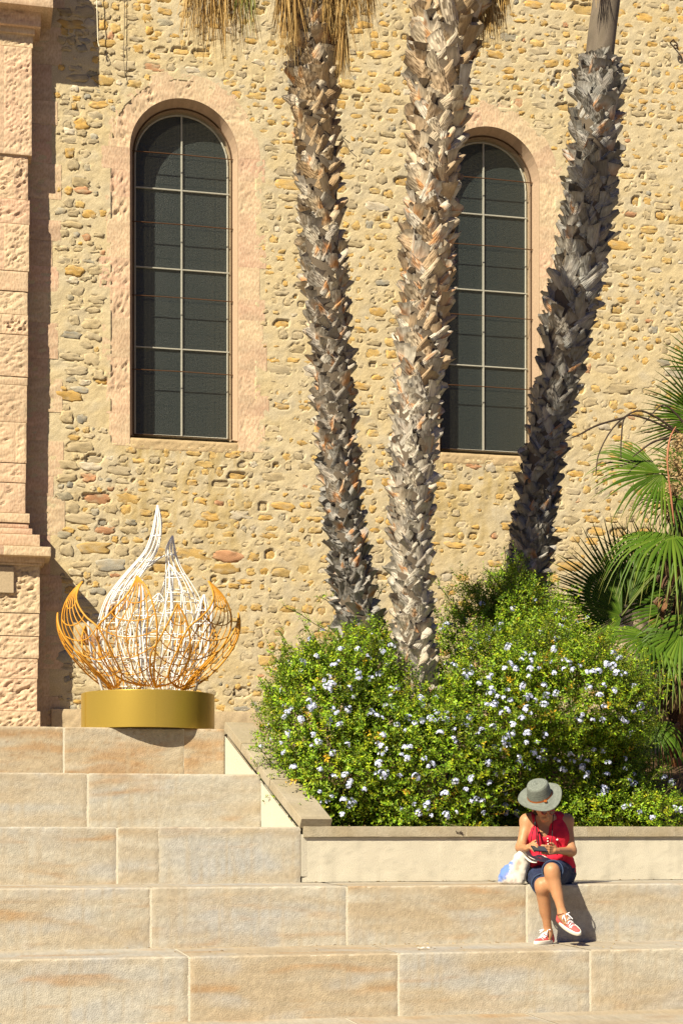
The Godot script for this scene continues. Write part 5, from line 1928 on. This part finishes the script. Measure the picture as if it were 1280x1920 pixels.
	var pb := Basis(Vector3(0.97, -0.06, -0.22).normalized(), Vector3(0.1, 0.55, -0.83).normalized(), Vector3.ZERO)
	pb.z = pb.x.cross(pb.y).normalized()
	pb.y = pb.z.cross(pb.x).normalized()
	var case_ := MB.new()
	case_.box(Vector3(-0.062, -0.033, -0.0045), Vector3(0.062, 0.033, 0.0035), Color(0.03, 0.03, 0.032))
	put("case", case_.mesh(M.shiny), ph, Transform3D(pb, Vector3.ZERO))
	var scr := MB.new()
	scr.box(Vector3(-0.057, -0.029, 0.0025), Vector3(0.057, 0.029, 0.0048), Color(0.06, 0.065, 0.07))
	put("screen", scr.mesh(M.shiny), ph, Transform3D(pb, Vector3.ZERO))

	build_bag(zs)


func shoe(t: Node3D, ank: Vector3, toe: Vector3, floor_y: float, up: Vector3) -> void:
	var coral := Color(0.68, 0.12, 0.12)
	var f := toe - ank
	if floor_y > 0.0:
		f.y = 0
	f = (f - up * f.dot(up)).normalized()
	var sole_c := ank - up * 0.075
	if floor_y > 0.0:
		sole_c.y = floor_y + 0.012
	var heel := sole_c - f * 0.030
	var tp := heel + f * 0.20
	var rt := up.cross(f).normalized()
	var u := up
	var sole_trim := func(p: Vector3, d: float) -> float: return maxf(d, -(p - sole_c).dot(u) - 0.004)
	var b := nets([[heel + u * 0.025, heel + u * 0.050, 0.031, 0.029], [heel + u * 0.012, tp + u * 0.006, 0.030, 0.024], [heel + f * 0.05 + u * 0.045, tp - f * 0.07 + u * 0.014, 0.027, 0.022], [heel + f * 0.10 + rt * 0.006 + u * 0.004, tp - f * 0.02 + u * 0.002, 0.031, 0.026]], 0.007, 0.02, func(p: Vector3) -> Color: return tone(coral, 1.0 + 0.15 * n3(p.x * 30, p.y * 30, p.z * 30)), sole_trim)
	var s := part("canvas_shoe", b.mesh(M.cloth), t)
	var rel := s.transform.affine_inverse() * Transform3D(Basis.IDENTITY, -t.position)
	var sole := MB.new()
	var n := 28
	var prof := [Vector2(0.0, -0.012), Vector2(1.0, -0.012), Vector2(1.06, -0.006), Vector2(1.06, 0.014), Vector2(1.0, 0.019), Vector2(0.0, 0.019)]
	for r in prof.size():
		for k in n + 1:
			var a := TAU * k / n
			var l := 0.125 * cos(a)
			var wd := 0.040 * sin(a) * (1.0 + 0.12 * cos(a)) * (1.0 if absf(cos(a)) < 0.95 else 0.95)
			sole.p(sole_c + f * (0.068 + l * prof[r].x) + rt * wd * prof[r].x + u * prof[r].y, Color(0.74, 0.70, 0.62) if r > 1 else Color(0.5, 0.42, 0.32))
	sole.net(0, n, prof.size() - 1)
	put("sole", sole.mesh(M.plain), s, rel)
	var lace := MB.new()
	var lw := Color(0.80, 0.78, 0.82)
	for k in 5:
		var c := heel + f * (0.075 + k * 0.017) + u * (0.074 - k * 0.0095)
		var sg := 1.0 if k % 2 == 0 else -1.0
		lace.tube([c - rt * 0.026 - u * 0.009 - f * 0.006 * sg, c + u * 0.006, c + rt * 0.026 - u * 0.009 + f * 0.006 * sg], [0.0042], 5, lw)
		lace.tube([c - rt * 0.024 - u * 0.008 + f * 0.008, c + u * 0.004, c + rt * 0.024 - u * 0.008 - f * 0.008], [0.0036], 5, lw)
	var kn := heel + f * 0.066 + u * 0.086
	for q in [[-0.045, 0.002, 0.02], [0.04, 0.012, 0.0], [-0.03, -0.012, 0.04], [0.03, -0.02, 0.045]]:
		lace.tube(curve([kn, kn + rt * q[0] * 0.5 + u * 0.012, kn + rt * q[0] + u * q[1] + f * q[2]], 6), [0.0042], 5, lw)
	put("lace", lace.mesh(M.plain), s, rel)


func build_hat(t: Node3D, zs: float) -> void:
	var c := w(560, 308, zs + 0.025)
	var n := Vector3(-0.36, 0.78, 0.52).normalized()
	var x := Vector3(1, 0.42, 0)
	x = (x - n * x.dot(n)).normalized()
	var y := n.cross(x).normalized()
	if y.z < 0:
		y = -y                                                # y points to the front of the brim
	var b := MB.new()
	# radius and height over the brim plane
	var prof := [Vector2(0.001, 0.121), Vector2(0.03, 0.123), Vector2(0.056, 0.122), Vector2(0.074, 0.118), Vector2(0.083, 0.106), Vector2(0.086, 0.088), Vector2(0.089, 0.064), Vector2(0.091, 0.035), Vector2(0.094, 0.015), Vector2(0.097, 0.004), Vector2(0.105, 0.0), Vector2(0.117, -0.002), Vector2(0.130, -0.003), Vector2(0.143, -0.003), Vector2(0.155, -0.002), Vector2(0.164, 0.0), Vector2(0.170, 0.002), Vector2(0.172, -0.001), Vector2(0.168, -0.004), Vector2(0.13, -0.008), Vector2(0.095, -0.004)]
	var fine := []
	for k in prof.size() - 1:
		for s in 3:
			fine.append((prof[k] as Vector2).lerp(prof[k + 1], s / 3.0))
	fine.append(prof[prof.size() - 1])
	var na := 56
	for r in fine.size():
		for k in na + 1:
			var a := TAU * k / na
			var q: Vector2 = fine[r]
			var rad: float = q.x
			var h: float = q.y
			if rad > 0.1:
				var e := (rad - 0.1) / 0.07
				h += e * (0.014 * cos(2 * a) + 0.008 * sin(3 * a + 0.5)) - 0.012 * e * maxf(0, sin(a))
			else:
				rad *= 1.0 + 0.03 * cos(2 * a + 0.6)
				h += 0.004 * sin(2 * a) * (h / 0.11)
			var p := c + x * rad * cos(a) * 1.0 + y * rad * sin(a) * 1.02 + n * h
			p += n * 0.0012 * sin(r * PI / 1.5)
			var col := tone(Color(0.165, 0.185, 0.165), (1.12 if r % 2 == 0 else 0.80) * (1.0 + 0.35 * n3(p.x * 60, p.y * 60, p.z * 60)))
			b.p(p, col)
	for j in fine.size() - 1:
		for i in na:
			var at := j * (na + 1) + i
			b.quad(at, at + 1, at + na + 2, at + na + 1)
	var hat := part("hat", b.mesh(M.felt), t)
	var rel := hat.transform.affine_inverse() * Transform3D(Basis.IDENTITY, -t.position)
	var band := MB.new()
	for j in 2:
		for k in na + 1:
			var a := TAU * k / na
			var rad := (0.0985 if j == 0 else 0.0965) * (1.0 + 0.03 * cos(2 * a + 0.6))
			band.p(c + x * rad * cos(a) + y * rad * sin(a) * 1.02 + n * ((0.006 if j == 0 else 0.020) + 0.002 * sin(a * 2)), Color(0.34, 0.105, 0.025))
	for i in na:
		band.quad(i, i + na + 1, i + na + 2, i + 1)
	var kp := c + y * 0.103 + n * 0.012 - x * 0.005
	band.box(kp - Vector3.ONE * 0.009, kp + Vector3.ONE * 0.009, Color(0.40, 0.13, 0.03))
	band.tube([kp, kp - n * 0.014 + y * 0.012 + x * 0.01], [0.005, 0.003], 5, Color(0.05, 0.02, 0.01))
	put("leather_band", band.mesh(M.plain), hat, rel)


func build_bag(zs: float) -> void:
	var base := w(345, 1015, zs - 0.07)
	base.y = S4
	var t := thing("tote_bag", base, "white canvas tote bag with blurred blue and pink print beside the seated person", "bag")
	var white := Color(0.74, 0.71, 0.66)
	var blue := Color(0.12, 0.24, 0.68)
	var rose := Color(0.80, 0.46, 0.38)
	var o := w(345, 900, zs)
	var dye := func(p: Vector3) -> Color:
		var u := (p.x - o.x) * 1000.0 + 345.0 + 25.0 * n3(p.x * 22, p.y * 22, 3.0)
		var v := 900.0 - (p.y - o.y) * 1000.0 + 25.0 * n3(p.x * 22, p.y * 22, 7.0)
		var c := white
		c = c.lerp(blue, smoothstep(66, 40, Vector2((u - 300) * 1.2 + (v - 900) * 0.5, (v - 900) * 0.62).length()) * 0.95)
		c = c.lerp(rose, smoothstep(40, 12, Vector2(u - 388, (v - 868) * 0.6).length()) * 0.9)
		c = c.lerp(Color(0.80, 0.62, 0.58), smoothstep(75, 20, Vector2(u - 345, (v - 975) * 0.9).length()) * 0.35)
		c = c.lerp(Color(0.72, 0.50, 0.10), smoothstep(24, 8, Vector2(u - 335, v - 812).length()) * 0.8)
		return tone(c, 1.0 + 0.05 * n3(p.x * 30, p.y * 30, p.z * 30))
	var bones := [[w(285, 985, zs - 0.09), w(395, 985, zs - 0.07), 0.042, 0.045], [w(300, 930, zs - 0.10), w(405, 920, zs - 0.07), 0.050, 0.055], [w(345, 860, zs - 0.09), w(420, 850, zs - 0.06), 0.040, 0.050], [w(390, 800, zs - 0.06), w(440, 790, zs - 0.03), 0.030, 0.040], [w(430, 770, zs - 0.03), w(462, 742, zs + 0.03), 0.034, 0.018], [w(250, 1000, zs - 0.12), w(300, 900, zs - 0.12), 0.022, 0.020]]
	var b := nets(bones, 0.009, 0.035, dye, func(p: Vector3, f: float) -> float: return maxf(f + 0.020 * n3(p.x * 9 + p.y * 5, p.y * 4, p.z * 9 + 4.0) + 0.006 * n3(p.x * 26, p.y * 14, p.z * 26), S4 + 0.003 - p.y))
	part("canvas_body", b.mesh(M.cloth), t)
	for q in [[[455, 745, 0.06], [485, 790, 0.10], [545, 815, 0.13], [600, 825, 0.15], [650, 838, 0.175], [700, 872, 0.18], [722, 885, 0.14]], [[462, 760, 0.04], [500, 800, 0.06], [560, 790, 0.10], [620, 815, 0.13], [690, 850, 0.14]], [[445, 790, 0.03], [490, 828, 0.08], [540, 832, 0.11]]]:
		var pts := []
		for p in q:
			pts.append(w(p[0], p[1], zs + p[2] - 0.02))
		var c := curve(pts, 24)
		var s := MB.new()
		for k in c.size():
			var d: Vector3 = (c[mini(k + 1, 24)] - c[maxi(k - 1, 0)]).normalized()
			var across := d.cross(Vector3(0.1, 0.7, 0.7)).normalized() * 0.017
			var nn := across.cross(d).normalized() * 0.002
			for e in 4:
				s.p(c[k] + across * (1.0 if e == 0 or e == 3 else -1.0) + nn * (1.0 if e < 2 else -1.0), white)
		for k in c.size() - 1:
			for e in 4:
				var e2 := (e + 1) % 4
				s.quad(k * 4 + e, k * 4 + 4 + e, k * 4 + 4 + e2, k * 4 + e2)
		part("strap", s.mesh(M.cloth), t)


# ---------------------------------------------------------------- small things
func build_litter() -> void:
	R.seed = 8
	var p := spot(793, 1776, Z5 - 0.3)
	p.y = S5 + 0.012
	var b := MB.new()
	for k in 9:
		var s := k / 8.0 - 0.5
		b.p(p + Vector3(s * 0.09, 0.004 * sin(k * 1.9) + 0.003, -0.014), Color(0.75, 0.70, 0.6))
		b.p(p + Vector3(s * 0.10, 0.004 * cos(k * 1.3), 0.012), Color(0.75, 0.70, 0.6))
	for k in 8:
		b.quad(k * 2, k * 2 + 1, k * 2 + 3, k * 2 + 2)
	tag(put("paper_scrap", b.mesh(M.straw)), "crumpled pale paper scrap lying on the step left of the feet", "litter")
	var cols := [Color(0.42, 0.28, 0.12), Color(0.5, 0.4, 0.2), Color(0.28, 0.18, 0.08)]
	var l := MB.new()
	for k in 150:
		var c: Vector3
		var which := k % 4
		if which == 0:
			c = Vector3(R.randf_range(0.8, 7.5), S5 + 0.006, Z4 + R.randf_range(0.01, 0.07))
		elif which == 1:
			c = Vector3(R.randf_range(2.7, 8.0), S4 + 0.006, Z3 + R.randf_range(0.005, 0.05))
		elif which == 3:
			c = Vector3(R.randf_range(2.8, 8.0), S3 + 0.009, R.randf_range(Z3 - 0.28, Z3))
		else:
			c = Vector3(R.randf_range(0.8, 7.5), S5 + 0.006, R.randf_range(Z4 + 0.1, Z5 - 0.05))
		var a := R.randf() * TAU
		var d := Vector3(cos(a), R.randf_range(-0.1, 0.3), sin(a)) * R.randf_range(0.006, 0.018)
		var s := Vector3(-sin(a), 0.1, cos(a)) * R.randf_range(0.003, 0.007)
		var up := Vector3.UP * 0.005
		l.face(c - d, c + s + up, c + d, c - s + up, tone(cols[R.randi() % 3], R.randf_range(0.7, 1.2)))
	tag(put("leaf_litter", l.mesh(M.straw)), "dry leaf bits scattered along the feet of the step risers", "litter", "", "stuff")
	# a thorny twig end on the coping
	var tw := thing("fallen_twig", spot(862, 1561, Z3 + 0.03), "tiny dark twig caught on the front of the planter coping", "twig")
	var tm := MB.new()
	var o := spot(862, 1561, Z3 + 0.025)
	for q in [[-0.035, 0.004, 0.02, 0.0], [-0.01, 0.0, 0.012, 0.014], [0.0, 0.0, 0.018, -0.012], [-0.03, 0.004, -0.036, 0.014]]:
		tm.tube([o + Vector3(q[0], q[1], 0), o + Vector3(q[2], q[3], 0.004)], [0.004, 0.003], 5, Color(0.05, 0.035, 0.025))
	part("stem", tm.mesh(M.plain), tw)


func _ready() -> void:
	# camera
	var cam := Camera3D.new()
	cam.name = "camera"
	cam.projection = Camera3D.PROJECTION_FRUSTUM
	cam.near = 0.1
	cam.far = 600.0
	cam.size = 0.1 * 1920.0 / LENS
	cam.frustum_offset = Vector2(0, 0.1 * (LEVEL - 960.0) / LENS)
	cam.position = EYE
	cam.rotation_degrees = Vector3(0, -TURN, 0)
	add_child(cam)
	cam.current = true
	# sky, sun, exposure
	var sky := ProceduralSkyMaterial.new()
	sky.sky_top_color = Color(0.16, 0.33, 0.72)
	sky.sky_horizon_color = Color(0.55, 0.68, 0.86)
	sky.sky_curve = 0.12
	sky.ground_bottom_color = Color(0.42, 0.38, 0.31)
	sky.ground_horizon_color = Color(0.55, 0.56, 0.55)
	sky.sky_energy_multiplier = 0.52
	sky.ground_energy_multiplier = 0.5
	var env := Environment.new()
	env.background_mode = Environment.BG_SKY
	env.sky = Sky.new()
	env.sky.sky_material = sky
	env.tonemap_mode = Environment.TONE_MAPPER_LINEAR
	env.tonemap_exposure = 1.9
	env.sdfgi_enabled = true
	env.ssao_enabled = true
	env.ssil_enabled = true
	var we := WorldEnvironment.new()
	we.name = "world"
	we.environment = env
	add_child(we)
	var sun := DirectionalLight3D.new()
	sun.name = "sun"
	sun.light_energy = 1.55
	sun.light_color = Color(1.0, 0.95, 0.84)
	sun.light_angular_distance = 0.5
	sun.shadow_enabled = true
	add_child(sun)
	sun.look_at_from_position(Vector3(0, 30, 30), Vector3(0, 30, 30) + Vector3(1.1, -1.25, -1.0), Vector3.UP)

	N.seed = 4
	N.frequency = 1.0
	N.noise_type = FastNoiseLite.TYPE_SIMPLEX_SMOOTH
	N.fractal_octaves = 3
	NC.seed = 6
	NC.frequency = 9.0
	NC.noise_type = FastNoiseLite.TYPE_SIMPLEX
	NC.fractal_octaves = 2
	var clock := Time.get_ticks_msec()
	make_materials()
	for job in [build_steps, build_planter, build_church, build_palms, build_fan_palm, build_shrub, build_sculpture, build_person, build_litter]:
		job.call()
		print(job.get_method(), " ", Time.get_ticks_msec() - clock)
		clock = Time.get_ticks_msec()
